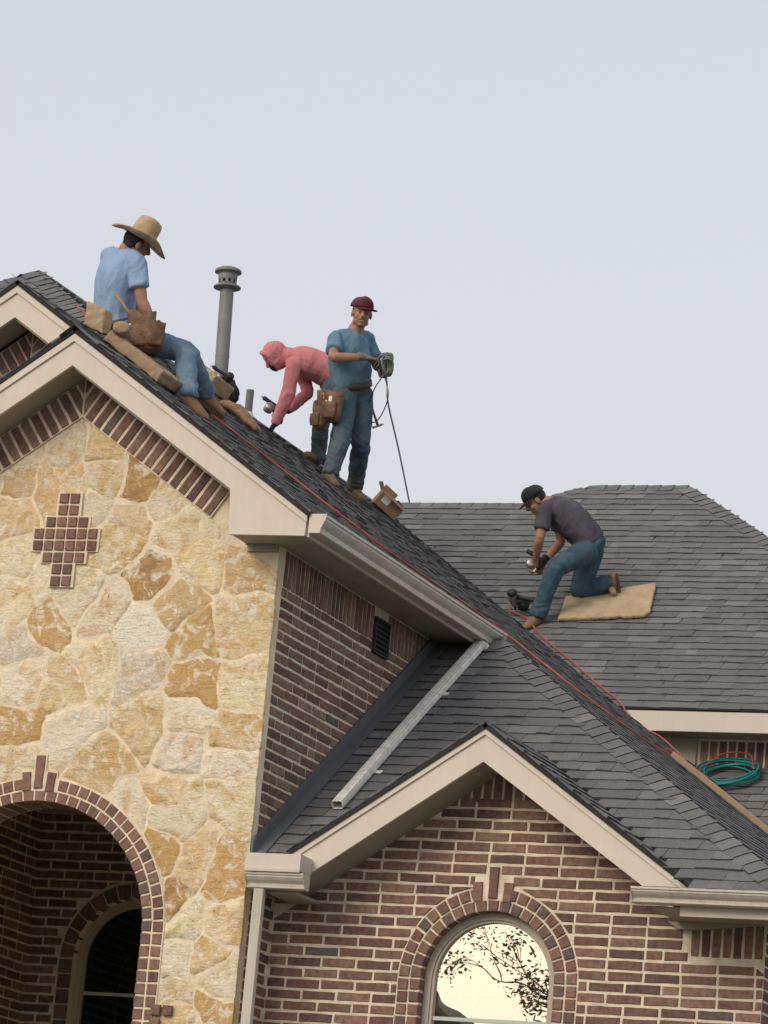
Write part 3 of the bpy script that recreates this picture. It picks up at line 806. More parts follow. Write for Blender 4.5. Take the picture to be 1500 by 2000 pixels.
def gutter(p0, axis, out, length, parent, h=0.122, depth=0.115, mat='gutter', caps=True):
    """K-style gutter: p0 back bottom corner at one end"""
    k = h / 0.122; q = depth / 0.115
    prof = [(0, 0), (0.070, 0), (0.078, 0.006), (0.078, 0.014), (0.070, 0.020), (0.072, 0.040), (0.092, 0.062), (0.106, 0.086), (0.106, 0.100), (0.115, 0.104), (0.115, 0.122), (0.100, 0.122), (0.100, 0.112), (0.0, 0.112)]
    o, ax, ou = Vector(p0), Vector(axis), Vector(out)
    pts = [o + ou * (a * q) + Vector((0, 0, b * k)) for a, b in prof]
    gobj = MB().prism(pts, ax * length).obj('gutter', M[mat], parent)
    for e in (-0.002, length - 0.001):
        MB().prism([p + ax * e for p in (o, o + ou * 0.08 * q, o + ou * 0.083 * q + Vector((0, 0, 0.03 * k)), o + ou * 0.112 * q + Vector((0, 0, 0.09 * k)), o + ou * 0.117 * q + Vector((0, 0, 0.124 * k)), o + Vector((0, 0, 0.124 * k)))], ax * 0.003).obj('end_cap', M[TR], gobj)
    return gobj
gutter((0.323, -0.318, 7.243), (0, 1, 0), (1, 0, 0), 3.52, house)

# downspout lying on the lower roof
def square_pipe(pts, w, h, name, mat, parent, ribs=0.0):
    P = [Vector(p) for p in pts]; m = MB(); rings = []
    for i, p in enumerate(P):
        t = (P[min(i + 1, len(P) - 1)] - P[max(i - 1, 0)]).normalized()
        a = t.cross(Vector((0, 0, 1))); a = a.normalized() if a.length > 0.2 else Vector((1, 0, 0))
        b = a.cross(t).normalized()
        prof = []
        for k in range(24):
            ang = k / 24 * 4
            s_, f = int(ang), ang - int(ang)
            x = [1 - 2 * f, -1, -1 + 2 * f, 1][s_]; y = [1, 1 - 2 * f, -1, -1 + 2 * f][s_]
            rd = 1 - 0.11 * (abs(x) * abs(y)) ** 3; x *= rd; y *= rd
            rr = 1 - ribs * (0.5 - 0.5 * math.cos(f * math.pi * 2 * 3))
            prof.append(p + a * (x * w / 2 * (rr if abs(x) > 0.85 else 1)) + b * (y * h / 2 * (rr if abs(y) > 0.85 else 1)))
        rings.append(prof)
    n = 24
    vs_ = [v for r in rings for v in r]
    fs_ = [(i * n + k, i * n + (k + 1) % n, (i + 1) * n + (k + 1) % n, (i + 1) * n + k) for i in range(len(P) - 1) for k in range(n)]
    o = make(name, vs_, fs_, M[mat], parent)
    md = o.modifiers.new('wall', 'SOLIDIFY'); md.thickness = 0.002; md.offset = -1
    return o
ds = [(0.372, 2.93, 7.262), (0.372, 2.925, 7.225), (0.370, 2.90, 7.195), (0.366, 2.855, fz(2.855) + 0.062), (0.36, 2.78, fz(2.78) + 0.052), (0.34, 2.0, fz(2.0) + 0.05), (0.33, 1.2, fz(1.2) + 0.05), (0.325, 0.60, fz(0.60) + 0.05)]
square_pipe(ds, 0.075, 0.06, 'downspout', 'galv', house, ribs=0.1)
for y in (2.2, 1.1):
    MB().hexa([(0.27, y, fz(y) + 0.012), (0.41, y, fz(y) + 0.012), (0.41, y + 0.03, fz(y + 0.03) + 0.012), (0.27, y + 0.03, fz(y + 0.03) + 0.012),
               (0.27, y, fz(y) + 0.017), (0.41, y, fz(y) + 0.017), (0.41, y + 0.03, fz(y + 0.03) + 0.017), (0.27, y + 0.03, fz(y + 0.03) + 0.017)]).obj('strap', M['galv'], house)

# wall flashing where the lower roof meets the return wall
fl = MB(); y0, y1 = 0.0, 3.02
a, b = Vector((0.011, y0, fz(y0))), Vector((0.011, y1, fz(y1)))
fl.prism([a, b, b + Vector((0, 0, 0.115)), a + Vector((0, 0, 0.115))], (0.012, 0, 0))
a, b = a + Vector((0.0125, 0, 0.014)), b + Vector((0.0125, 0, 0.014))
fl.prism([a, a + Vector((0.075, 0, 0)), b + Vector((0.075, 0, 0)), b], (0, -0.004, 0.006))
fl.obj('step_flashing', M['flashing'], house)

# second stone gable showing behind the first
X2, Y2 = -2.05, -0.08
def end2(s): return [(X2 + s * 1.9, 8.985 - S * 1.9 - 0.215)]
rake_fascia('rake_fascia', X2, Y2, 8.985, 1.9, 0.215, 0.025, end2, house)
m2 = MB()
for s_ in (1, -1):
    a = Vector((X2, Y2 - 0.014, 8.987)); b = a + Vector((s_ * 1.9, 0, -S * 1.9)); dn = Vector((0, 0, -0.05))
    m2.prism([a, b, b + dn, a + dn], (0, 0.0135, 0))
m2.obj('rake_moulding', M[TR], house)
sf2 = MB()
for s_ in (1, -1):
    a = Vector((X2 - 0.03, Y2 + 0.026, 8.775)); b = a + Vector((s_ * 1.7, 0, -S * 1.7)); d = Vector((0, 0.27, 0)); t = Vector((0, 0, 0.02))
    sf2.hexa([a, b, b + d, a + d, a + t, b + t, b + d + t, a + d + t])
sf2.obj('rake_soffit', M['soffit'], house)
YW2 = 0.22
bw = MB().prism([(X2 - 1.8, YW2, 7.3), (X2 + 0.6, YW2, 7.3), (X2 + 0.6, YW2, 8.77 - S * 0.6), (X2, YW2, 8.77), (X2 - 1.8, YW2, 8.77 - S * 1.8)], (0, 0.2, 0)).obj('upper_gable_wall', M['stone_mortar'], house)
for sgn in (1, -1):
    u = Vector((sgn * ca, 0, -sa)); v = Vector((-sgn * sa, 0, -ca))
    soldiers(Vector((X2, YW2 - 0.002, 8.765)), u, v, (0, -1, 0), 0.0, 0.9, 0.22, bw, cut=lambda poly: clip(poly, -ca, sa, -0.008), proud=0.012)

# ------------------------------------------------------------------ trim of the brick gable
YT = 0.10
XT = 1.484
def end3(s):
    return [(XT + s * 1.40, 5.140), (XT + s * 1.10, 5.140)] if s > 0 else [(XT - 1.40, 5.06), (XT - 1.28, 5.06), (XT - 1.20, 5.882 - S * 1.20)]
rake_fascia('rake_fascia', XT, YT, 6.098, 1.40, 0.216, 0.026, end3, house)
m3 = MB()
for s_ in (1, -1):
    a = Vector((XT, YT - 0.014, 6.10)); b = a + Vector((s_ * 1.40, 0, -S * 1.40)); dn = Vector((0, 0, -0.048))
    m3.prism([a, b, b + dn, a + dn], (0, 0.0135, 0))
m3.obj('rake_moulding', M[TR], house)
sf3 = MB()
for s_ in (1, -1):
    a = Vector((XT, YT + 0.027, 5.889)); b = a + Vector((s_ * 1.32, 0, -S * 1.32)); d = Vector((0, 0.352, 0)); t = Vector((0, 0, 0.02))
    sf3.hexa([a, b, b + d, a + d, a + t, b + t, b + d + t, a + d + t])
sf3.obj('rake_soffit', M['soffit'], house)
# boxed eave and gutter stub in the corner against the return wall
stub = MB().box(0.026, 0.40, -0.10, 0.09, 5.118, 5.222).obj('eave_return', M[TR], house)
MB().box(0.024, 0.404, -0.112, -0.101, 5.106, 5.124).obj('drip_edge', M['gutter'], stub)
gutter((0.030, 0.02, 5.006), (1, 0, 0), (0, -1, 0), 0.395, house, h=0.098, depth=0.118)
MB().box(0.14, 0.34, 0.03, 0.44, 4.985, 5.004).obj('eave_soffit', M['soffit'], house)
square_pipe([(0.115, -0.03, 5.004), (0.115, -0.03, 4.5), (0.115, -0.03, 3.2)], 0.07, 0.055, 'downspout', 'gutter', house, ribs=0.06)
# eave on the other side with its long gutter
gutter((2.62, -0.105, 4.995), (1, 0, 0), (0, -1, 0), 1.3, house, h=0.092, depth=0.125)
MB().box(2.90, 3.92, -0.10, -0.075, 4.935, 5.075).obj('eave_fascia', M[TR], house)
MB().box(2.72, 3.92, -0.07, 0.474, 4.975, 4.992).obj('eave_soffit', M['soffit'], house)
MB().hexa([(2.735, 0.425, 4.93), (2.83, 0.425, 4.93), (2.83, 0.475, 4.93), (2.735, 0.475, 4.93), (2.66, 0.425, 4.974), (3.25, 0.425, 4.974), (3.25, 0.475, 4.974), (2.66, 0.475, 4.974)]).obj('frieze_board', M['soffit'], house)

# ------------------------------------------------------------------ roofs
EX, TW = 0.1410, (0.11, 0.16, 0.20, 0.25, 0.30)
SH = Pieces('shingle', 300)
CAPS = Pieces('ridge_cap', 300)
def tab_mesh():
    j = lambda k: random.uniform(-k, k)
    v = [(0, j(.03), 1.0), (0.33, j(.05), 1.0 + j(.1)), (0.67, j(.05), 1.0 + j(.1)), (1, j(.03), 1.0), (1, 1, 0.1), (0, 1, 0.1)]
    b = [(0, v[0][1], -0.4), (0.33, v[1][1], -0.4), (0.67, v[2][1], -0.4), (1, v[3][1], -0.4)]
    me = bpy.data.meshes.new('shingle')
    me.from_pydata(v + b, [], [(0, 1, 2, 3, 4, 5), (6, 7, 1, 0), (7, 8, 2, 1), (8, 9, 3, 2), (6, 0, 5), (9, 4, 3)])
    me.materials.append(M['shingle']); me.materials.append(M['shingle_edge'])
    for i, p in enumerate(me.polygons): p.material_index = 1 if i in (1, 2, 3) else 0
    return me
TABS = [tab_mesh() for _ in range(12)]

def roof_plane(name, o, u, vdir, w, poly, parent, pieces=None, stuff=False, rows_from=0.0, label=None, deck=True, thick=1.0):
    """poly in (u, v) plane coordinates (v = distance up the slope); courses of laminated shingles with dark cut edges"""
    o, u, vdir, w = Vector(o), Vector(u), Vector(vdir), Vector(w)
    if deck:
        dk = MB().prism([o + u * a + vdir * b - w * 0.004 for a, b in poly], -w * 0.028).obj(name, M['deck'], parent)
        if label: dk['label'] = label
    else: dk = parent
    vmin, vmax = min(p[1] for p in poly), max(p[1] for p in poly)
    def span(v):
        xs = []
        for i, p in enumerate(poly):
            q = poly[(i + 1) % len(poly)]
            if (p[1] - v) * (q[1] - v) < 0: xs.append(p[0] + (v - p[1]) / (q[1] - p[1]) * (q[0] - p[0]))
        xs.sort(); return [(xs[i], xs[i + 1]) for i in range(0, len(xs) - 1, 2)]
    V_, F_, FM = [], [], []
    v = vmin + rows_from; r = 0
    while v < vmax - 0.02:
        for (a, b) in span(min(v + EX * 0.55, vmax - 0.005)):
            x = a - random.uniform(0, 0.2); hi = random.random() < 0.5
            while x < b:
                wd = random.choice(TW) * random.uniform(0.85, 1.1)
                x0, x1 = max(x, a), min(x + wd, b); x += wd; hi = not hi
                if x1 - x0 < 0.03: continue
                t = (0.0125 if hi else 0.009) * random.uniform(0.85, 1.2) * thick
                vv_ = v + random.uniform(-0.004, 0.004)
                dv = min(EX + 0.02, max(0.03, vmax - vv_))
                me = random.choice(TABS)
                skew = random.uniform(-0.010, 0.010)
                mw = frame(u * (x1 - x0), vdir * dv + u * skew, w * t, o + u * x0 + vdir * vv_)
                if stuff:
                    k = len(V_); V_ += [mw @ q.co for q in me.vertices]
                    for p in me.polygons: F_.append(tuple(i + k for i in p.vertices)); FM.append(p.material_index)
                else: SH.put(me, mw, dk)
        v += EX; r += 1
    if stuff:
        m2 = bpy.data.meshes.new('shingle_field'); m2.from_pydata(V_, [], F_)
        m2.materials.append(M['shingle']); m2.materials.append(M['shingle_edge']); m2.polygons.foreach_set('material_index', FM)
        tag(add('shingle_field', m2, dk), kind='stuff')
    return dk

def ridge_caps(p_lo, p_hi, n1, n2, parent, width=0.135, ex=0.135, lift=0.014, rough=1.0, jitter=0.004):
    """bent caps lapping uphill from p_lo to p_hi over the meeting of planes n1, n2"""
    p_lo, p_hi, n1, n2 = Vector(p_lo), Vector(p_hi), Vector(n1).normalized(), Vector(n2).normalized()
    h = (p_hi - p_lo); L = h.length; h.normalize()
    nu = (n1 + n2).normalized()
    w1 = n1.cross(h); w2 = n2.cross(h)
    if w1.dot(n2) > 0: w1 = -w1
    if w2.dot(n1) > 0: w2 = -w2
    ms = []
    for _ in range(6):
        j = lambda: random.uniform(-jitter, jitter)
        lo = lambda w, n_, k: w * (width + j()) + n_ * (lift * 1.15 + j() * .6)
        A = [w1 * (width + j()) + n1 * (lift + j()) + h * j(), w1 * width * .3 + n1 * (lift * 1.1) + nu * .004, nu * (lift * 1.4), w2 * width * .3 + n2 * (lift * 1.1) + nu * .004, w2 * (width + j()) + n2 * (lift + j()) + h * j()]
        B = [q + h * (ex + 0.05) - n_ * (lift * 0.75) for q, n_ in zip(A, (n1, n1, nu, n2, n2))]
        Cc = [q - n_ * (lift * 1.2) for q, n_ in zip(A, (n1, n1, nu, n2, n2))]
        me = bpy.data.meshes.new('ridge_cap')
        me.from_pydata([tuple(q) for q in A + B + Cc], [], [(i, i + 1, 6 + i, 5 + i) for i in range(4)] + [(10 + i, 11 + i, 1 + i, i) for i in range(4)] + [(10, 0, 5), (14, 9, 4)])
        me.materials.append(M['shingle']); me.materials.append(M['shingle_edge'])
        for i, p in enumerate(me.polygons): p.material_index = 0 if i < 4 else 1
        ms.append(me)
    n = int(L / ex)
    for i in range(n):
        CAPS.put(random.choice(ms), Matrix.Translation(p_lo + h * (i * ex)), parent)

k1 = math.sqrt(1 + S * S); kr = math.sqrt(1 + SR * SR)
NF, UF = Vector((0, -S, 1)).normalized(), Vector((0, 1, S)).normalized()
NR, UR = Vector((SR, 0, 1)).normalized(), Vector((-1, 0, SR)).normalized()

zt = 6.098 + 0.03; yb = (zt - 5.236) / S + 0.053
# lower front roof: hip on its right, wall on its left, the brick gable in front
ye = -0.165
hipF = lambda y: (C0 - fz(y)) / SR              # x where it meets the side roof
F_o = (0, ye, fz(ye)); vl = lambda y: (y - ye) * k1
front_roof = roof_plane('front_roof', F_o, (1, 0, 0), UF, NF, [(0.02, vl(0.03)), (0.14, vl(0.03)), (XT, vl(yb)), (XT + (zt - fz(ye)) / S, 0.0), (hipF(ye) - 0.02, 0.0), (hipF(3.12) - 0.02, vl(3.12)), (0.02, vl(3.12))], house, label='lower front roof slope of grey shingles')
ridge_caps((hipF(ye), ye, fz(ye)), (hipF(3.1), 3.1, fz(3.1)), NF, NR, front_roof)

# brick gable's own small roof running back into the lower roof
for s_, nm in ((1, 'gable_roof'), (-1, 'gable_roof')):
    N_ = Vector((s_ * S, 0, 1)).normalized(); U_ = Vector((-s_, 0, S)).normalized()
    half = 1.43; ze = zt - S * half; yv = max(YT - 0.02, (ze - 5.236) / S + 0.053)
    o = (XT + s_ * half, 0, ze)
    roof_plane(nm, o, (0, 1, 0), U_, N_, [(YT - 0.025, 0.0), (yv + 0.1, 0.0), (yb + 0.1, half * k1), (YT - 0.025, half * k1)], house, stuff=True)
gr = [o for o in house.children if o.name.startswith('gable_roof')]
ridge_caps((XT, YT - 0.02, zt), (XT, yb + 0.02, zt), (S, 0, 1), (-S, 0, 1), gr[0], width=0.10, lift=0.007)

# long side roof under the three men, seen almost edge-on
yr = YF - 0.02
P_o = (0.335, 0, pz(0.335)); vr = lambda x: (0.335 - x) * kr
valley_y = lambda x: (pz(x) - (C0 - SR * 7.5)) / S
top = [(yr, 0.0), (3.17, 0.0), (7.85, 0.0), (valley_y(-0.4), vr(-0.4)), (valley_y(RIDGE), vr(RIDGE)), (4.0, vr(RIDGE)), (2.03, vr(-2.03)), (Y2 - 0.02, vr(X2)), (Y2 - 0.02, vr(XF)), (yr, vr(XF))]
side_roof = roof_plane('side_roof', P_o, (0, 1, 0), UR, NR, top, house, stuff=True, thick=0.7, label='long side roof slope under the working men')
roof_plane('side_roof', (3.7, 0, pz(3.7)), (0, 1, 0), UR, NR, [(-0.1, 0.0), (4.75, 0.0), (8.1, (3.7 - 0.33) * kr), (3.2, (3.7 - 0.33) * kr)], side_roof, stuff=True, deck=False, thick=0.7)
MB().prism([Vector((x, y, pz(x))) - NR * 0.004 for x, y in ((3.7, -0.1), (3.7, 4.75), (0.34, 8.1), (0.34, 3.2))], -NR * 0.05).obj('roof_deck', M['deck'], side_roof)
ridge_caps((RIDGE, 12.0, pz(RIDGE)), (RIDGE, 4.0, pz(RIDGE)), NR, (-SR, 0, 1), side_roof, width=0.13)
ridge_caps((-2.1, 2.1, pz(-2.1)), (RIDGE, 4.0, pz(RIDGE)), NR, (0, -SR, 1), side_roof, width=0.14)
ridge_caps((XF, 0.9, pz(XF)), (XF, yr, pz(XF)), NR, (-SR, 0, 1), side_roof, width=0.12, lift=0.008)
# front hip behind the two stone gables, and their far slopes
mo = (RIDGE, 1.9, C0 + SR * 1.9)
roof_plane('hip_roof', mo, (1, 0, 0), Vector((0, 1, SR)).normalized(), Vector((0, -SR, 1)).normalized(), [(-2.1, 0), (2.1, 0), (0.0, 2.1 * kr)], house, stuff=True)
ridge_caps((RIDGE - 2.0, 2.0, pz(RIDGE) - SR * 2.0), (RIDGE, 4.0, pz(RIDGE)), (0, -SR, 1), (-SR, 0, 1), side_roof, width=0.13)
NL, UL = Vector((-SR, 0, 1)).normalized(), Vector((1, 0, SR)).normalized()
roof_plane('gable_roof', (XF - 1.8, 0, pz(XF) - SR * 1.8), (0, -1, 0), UL, NL, [(-0.9, 0), (-yr, 0), (-yr, 1.8 * kr), (-0.9, 1.8 * kr)], house, stuff=True)
roof_plane('gable_roof', (X2 - 2.0, 0, pz(X2) - SR * 2.0), (0, -1, 0), UL, NL, [(-2.2, 0), (-Y2 + 0.02, 0), (-Y2 + 0.02, 2.0 * kr), (-2.2, 2.0 * kr)], house, stuff=True)
roof_plane('back_slope', (RIDGE - 3, 0, pz(RIDGE) - SR * 3), (0, -1, 0), UL, NL, [(-12.0, 0), (-1.2, 0), (-4.0, 3 * kr), (-12.0, 3 * kr)], house, stuff=True)

# main roof behind, facing the street
EB = 7.83
B_o = (0, EB, bz(EB)); vb = lambda y: (y - EB) * k1
xe = lambda y: 7.5 - y
poly = [(-0.55, 0.0), (3.25, 0.0), (-1.152, vb(12.2)), (-2.158, vb(12.2)), (-2.60, vb(11.80)), (-4.3, vb(11.80))]
main_roof = roof_plane('main_roof', B_o, (1, 0, 0), UF, NF, poly, house, label='main roof slope of grey shingles under the kneeling man')
RB = (0.68, 0, 1); LB = (-0.68, 0, 1)
ridge_caps((3.2, EB + 0.05, bz(EB + 0.05)), (-1.152, 12.2, bz(12.2)), NF, RB, main_roof)
ridge_caps((-1.152, 12.2, bz(12.2)), (-2.158, 12.2, bz(12.2)), NF, (0, S, 1), main_roof, width=0.12)
ridge_caps((-2.60, 11.80, bz(11.8)), (-2.158, 12.2, bz(12.2)), NF, LB, main_roof, width=0.12)
ridge_caps((-2.60, 11.80, bz(11.8)), (-4.1, 11.80, bz(11.8)), NF, (0, S, 1), main_roof, width=0.11, lift=0.008)
MB().box(-0.55, 3.4, EB + 0.005, EB + 0.03, bz(EB) - 0.185, bz(EB) - 0.02).obj('eave_fascia', M[TR], house)
MB().box(-0.5, 3.4, EB + 0.031, 8.16, bz(EB) - 0.182, bz(EB) - 0.165).obj('eave_soffit', M['soffit'], house)
bwall = MB().box(-0.6, 3.2, 8.15, 8.4, 6.5, bz(EB) - 0.182).obj('rear_wall', M['mortar'], house)
MB().box(0.16, 0.38, 8.11, 8.149, 7.15, bz(EB) - 0.184).obj('corner_board', M['soffit'], house)
soldiers((0, 8.15, 7.325), (1, 0, 0), (0, 0, 1), (0, -1, 0), 0.40, 1.9, 0.235, bwall, pitch=0.078)
lay_bricks((0, 8.15, 0), (1, 0, 0), (0, -1, 0), 0.40, 1.9, 7.1, 7.32, lambda a, b: True, None, bwall)
f2 = lambda y: 7.345 + S * (y - 8.15)
roof_plane('rear_roof', (0, 5.5, f2(5.5)), (1, 0, 0), UF, NF, [(1.6, 0), (2.9, 0), (2.9, 2.65 * k1), (-0.4, 2.65 * k1), (0.4, 2.0 * k1)], house, stuff=True)

# ------------------------------------------------------------------ figures
def ell(mb, c, r, ax=None, seg=16, rings=10):
    c = Vector(c); A = ax or (Vector((1, 0, 0)), Vector((0, 1, 0)), Vector((0, 0, 1)))
    vs_ = [c + A[2] * r[2]]; fs_ = []
    for i in range(1, rings):
        th = math.pi * i / rings
        for k in range(seg):
            ph = 2 * math.pi * k / seg
            vs_.append(c + A[0] * (r[0] * math.sin(th) * math.cos(ph)) + A[1] * (r[1] * math.sin(th) * math.sin(ph)) + A[2] * (r[2] * math.cos(th)))
    vs_.append(c - A[2] * r[2]); e = len(vs_) - 1
    fs_ += [(0, 1 + k, 1 + (k + 1) % seg) for k in range(seg)]
    for i in range(rings - 2):
        a, b = 1 + i * seg, 1 + (i + 1) * seg
        fs_ += [(a + k, b + k, b + (k + 1) % seg, a + (k + 1) % seg) for k in range(seg)]
    a = 1 + (rings - 2) * seg
    fs_ += [(e, a + (k + 1) % seg, a + k) for k in range(seg)]
    return mb.put(vs_, fs_)

def loft(mb, pts, rad, side, seg=18, ex=2.0, cap=0.6, open_=False):
    """rings of half-axes (a along side, b across) along pts; rounded closed ends"""
    P = [Vector(p) for p in pts]; R = [(r, r) if not isinstance(r, (tuple, list)) else r for r in rad]
    Sd = [Vector(s) for s in side] if isinstance(side, list) else [Vector(side)] * len(P)
    if len(P) > 2:                                   # smooth the run of rings
        def cr(A, i, t):
            a, b, c, d = A[max(i - 1, 0)], A[i], A[i + 1], A[min(i + 2, len(A) - 1)]
            return 0.5 * ((2 * b) + (c - a) * t + (2 * a - 5 * b + 4 * c - d) * t * t + (3 * b - a - 3 * c + d) * t ** 3)
        RV = [Vector((r[0], r[1], 0)) for r in R]; P2, R2, S2 = [], [], []
        for i in range(len(P) - 1):
            for k in range(4):
                t = k / 4; P2.append(cr(P, i, t)); q = cr(RV, i, t); R2.append((max(.002, q.x), max(.002, q.y))); S2.append(Sd[i].lerp(Sd[i + 1], t))
        P2.append(P[-1]); R2.append(R[-1]); S2.append(Sd[-1]); P, R, Sd = P2, R2, S2
    if not open_:
        t0 = (P[0] - P[1]).normalized(); t1 = (P[-1] - P[-2]).normalized()
        m0, m1 = min(R[0]) * cap, min(R[-1]) * cap
        P = [P[0] + t0 * m0, P[0] + t0 * m0 * 0.75] + P + [P[-1] + t1 * m1 * 0.75, P[-1] + t1 * m1]
        R = [(R[0][0] * .25, R[0][1] * .25), (R[0][0] * .68, R[0][1] * .68)] + R + [(R[-1][0] * .68, R[-1][1] * .68), (R[-1][0] * .25, R[-1][1] * .25)]
        Sd = [Sd[0], Sd[0]] + Sd + [Sd[-1], Sd[-1]]
    vs_ = []
    for i, p in enumerate(P):
        t = (P[min(i + 1, len(P) - 1)] - P[max(i - 1, 0)]).normalized()
        a = Sd[i] - t * Sd[i].dot(t)
        a = a.normalized() if a.length > 1e-3 else t.orthogonal().normalized()
        b = t.cross(a)
        for k in range(seg):
            an = 2 * math.pi * k / seg; cx, sx = math.cos(an), math.sin(an)
            vs_.append(p + a * (R[i][0] * math.copysign(abs(cx) ** (2 / ex), cx)) + b * (R[i][1] * math.copysign(abs(sx) ** (2 / ex), sx)))
    n = len(P)
    fs_ = [(i * seg + k, i * seg + (k + 1) % seg, (i + 1) * seg + (k + 1) % seg, (i + 1) * seg + k) for i in range(n - 1) for k in range(seg)]
    fs_ += [tuple(range(seg - 1, -1, -1)), tuple(range((n - 1) * seg, n * seg))]
    return mb.put(vs_, fs_)

def remeshed(mb, name, mat, parent, voxel=0.009, smooth=4, fold=None):
    """fuse overlapping shapes into one continuous skin"""
    b = base(parent)
    me = bpy.data.meshes.new('tmp'); me.from_pydata([tuple(Vector(v) - b) for v in mb.v], [], mb.f)
    bm = bmesh.new(); bm.from_mesh(me); bmesh.ops.recalc_face_normals(bm, faces=bm.faces[:]); bm.to_mesh(me); bm.free()
    t = bpy.data.objects.new('tmp', me); COL.objects.link(t)
    r = t.modifiers.new('r', 'REMESH'); r.mode = 'VOXEL'; r.voxel_size = voxel
    if smooth:
        s_ = t.modifiers.new('s', 'SMOOTH'); s_.factor = 0.5; s_.iterations = smooth
    dg = bpy.context.evaluated_depsgraph_get()
    out = bpy.data.meshes.new_from_object(t.evaluated_get(dg)); out.name = name
    bpy.data.objects.remove(t, do_unlink=True); bpy.data.meshes.remove(me)
    if fold:
        nn = [v.normal.copy() for v in out.vertices]
        for v, n_ in zip(out.vertices, nn): v.co += n_ * fold(v.co + b, n_)
    for p in out.polygons: p.use_smooth = True
    out.materials.clear(); out.materials.append(mat)
    return add(name, out, parent)

def folds(amp, s, stretch=(1, 1, 1), seed=0.0, fine=0.35):
    st = Vector(stretch)
    def f(p, n_):
        q = Vector((p.x * st.x, p.y * st.y, p.z * st.z)) * s + Vector((seed, seed * 2, seed * 3))
        a = noise.noise(q); b = noise.noise(q * 2.3 + Vector((5, 1, 2)))
        return amp * (0.75 - 2 * abs(a)) + amp * fine * (0.5 - 2 * abs(b))
    return f

def cloth(name, col, var=0.12, dirt=None, rough=0.9, crease=1.0):
    """woven cloth: faded and dusty patches, sharp creases and a fine weave"""
    m, n, l, p = new_mat(name)
    tc = n.new('ShaderNodeTexCoord')
    def nz(scale, det, vec=None, dist=0.0):
        t = n.new('ShaderNodeTexNoise'); t.inputs['Scale'].default_value = scale; t.inputs['Detail'].default_value = det; t.inputs['Distortion'].default_value = dist
        l.new(vec or tc.outputs['Object'], t.inputs['Vector']); return t.outputs['Fac']
    def mr(src, a, b, c, d):
        r = n.new('ShaderNodeMapRange'); r.inputs[1].default_value, r.inputs[2].default_value, r.inputs[3].default_value, r.inputs[4].default_value = a, b, c, d
        l.new(src, r.inputs[0]); return r.outputs[0]
    def mix(f, a, b, mode='MIX'):
        x = n.new('ShaderNodeMixRGB'); x.blend_type = mode
        if isinstance(f, float): x.inputs['Fac'].default_value = f
        else: l.new(f, x.inputs['Fac'])
        for s_, v in (('Color1', a), ('Color2', b)):
            if isinstance(v, tuple): x.inputs[s_].default_value = (*v, 1)
            else: l.new(v, x.inputs[s_])
        return x.outputs['Color']
    d = dirt or tuple(min(1, c * .8 + .05) for c in col)
    c = mix(mr(nz(5, 7), .46, .68, 0, .75), col, d)
    c = mix(1.0, c, mr(nz(11, 6), .3, .7, 1 - var, 1 + var), 'MULTIPLY')
    c = mix(1.0, c, mr(nz(90, 3), .3, .7, .90, 1.10), 'MULTIPLY')
    l.new(c, p.inputs['Base Color'])
    p.inputs['Roughness'].default_value = rough; p.inputs['Specular IOR Level'].default_value = 0.12
    st = n.new('ShaderNodeVectorMath'); st.operation = 'MULTIPLY'; st.inputs[1].default_value = (1, 1, .55); l.new(tc.outputs['Object'], st.inputs[0])
    f1 = nz(6.5, 2, st.outputs[0], 1.0); a1 = n.new('ShaderNodeMath'); a1.operation = 'SUBTRACT'; a1.inputs[1].default_value = .5; l.new(f1, a1.inputs[0])
    a2 = n.new('ShaderNodeMath'); a2.operation = 'ABSOLUTE'; l.new(a1.outputs[0], a2.inputs[0])
    b1 = n.new('ShaderNodeBump'); b1.invert = True; b1.inputs['Strength'].default_value = .32 * crease; b1.inputs['Distance'].default_value = .07
    l.new(a2.outputs[0], b1.inputs['Height'])
    b2 = n.new('ShaderNodeBump'); b2.inputs['Strength'].default_value = .25; b2.inputs['Distance'].default_value = .004
    l.new(nz(260, 2), b2.inputs['Height']); l.new(b1.outputs['Normal'], b2.inputs['Normal']); l.new(b2.outputs['Normal'], p.inputs['Normal'])
    return m
SKIN = simple('tanned_skin', (0.37, 0.195, 0.13), 0.55, var=0.14, scale=18, bump=0.1, bscale=160, spec=0.35)
M['skin'] = SKIN
M['lightblue'] = cloth('light_blue_cotton', (0.27, 0.39, 0.58), 0.07)
M['teal'] = cloth('blue_cotton', (0.125, 0.225, 0.305), 0.07)
M['pink'] = cloth('pink_fleece', (0.60, 0.215, 0.225), 0.07)
M['plum'] = cloth('dark_grey_cotton', (0.085, 0.075, 0.10), 0.10)
M['jeans1'] = cloth('faded_denim', (0.115, 0.20, 0.29), 0.18, dirt=(0.17, 0.22, 0.26))
M['jeans2'] = cloth('worn_denim', (0.075, 0.115, 0.145), 0.18, dirt=(0.13, 0.135, 0.125))
M['jeans3'] = cloth('dark_denim', (0.050, 0.095, 0.130), 0.15, dirt=(0.075, 0.115, 0.145))
M['boot'] = simple('tan_boot_leather', (0.24, 0.135, 0.075), 0.7, var=0.25, scale=14, bump=0.3, bscale=80, dirt=(0.14, 0.085, 0.055), dscale=9)
M['darkboot'] = simple('brown_boot_leather', (0.15, 0.09, 0.065), 0.7, var=0.25, scale=14, bump=0.3, bscale=80)
M['sole'] = simple('boot_sole', (0.10, 0.065, 0.045), 0.85, var=0.2)
M['leather'] = simple('tool_leather', (0.16, 0.088, 0.052), 0.65, var=0.45, scale=16, bump=0.7, bscale=40, dirt=(0.06, 0.036, 0.025), dscale=12)
M['belt'] = simple('belt_leather', (0.075, 0.048, 0.036), 0.6, var=0.25)
M['hair'] = simple('black_hair', (0.02, 0.015, 0.013), 0.7, var=0.3, scale=60, bump=0.6, bscale=200)
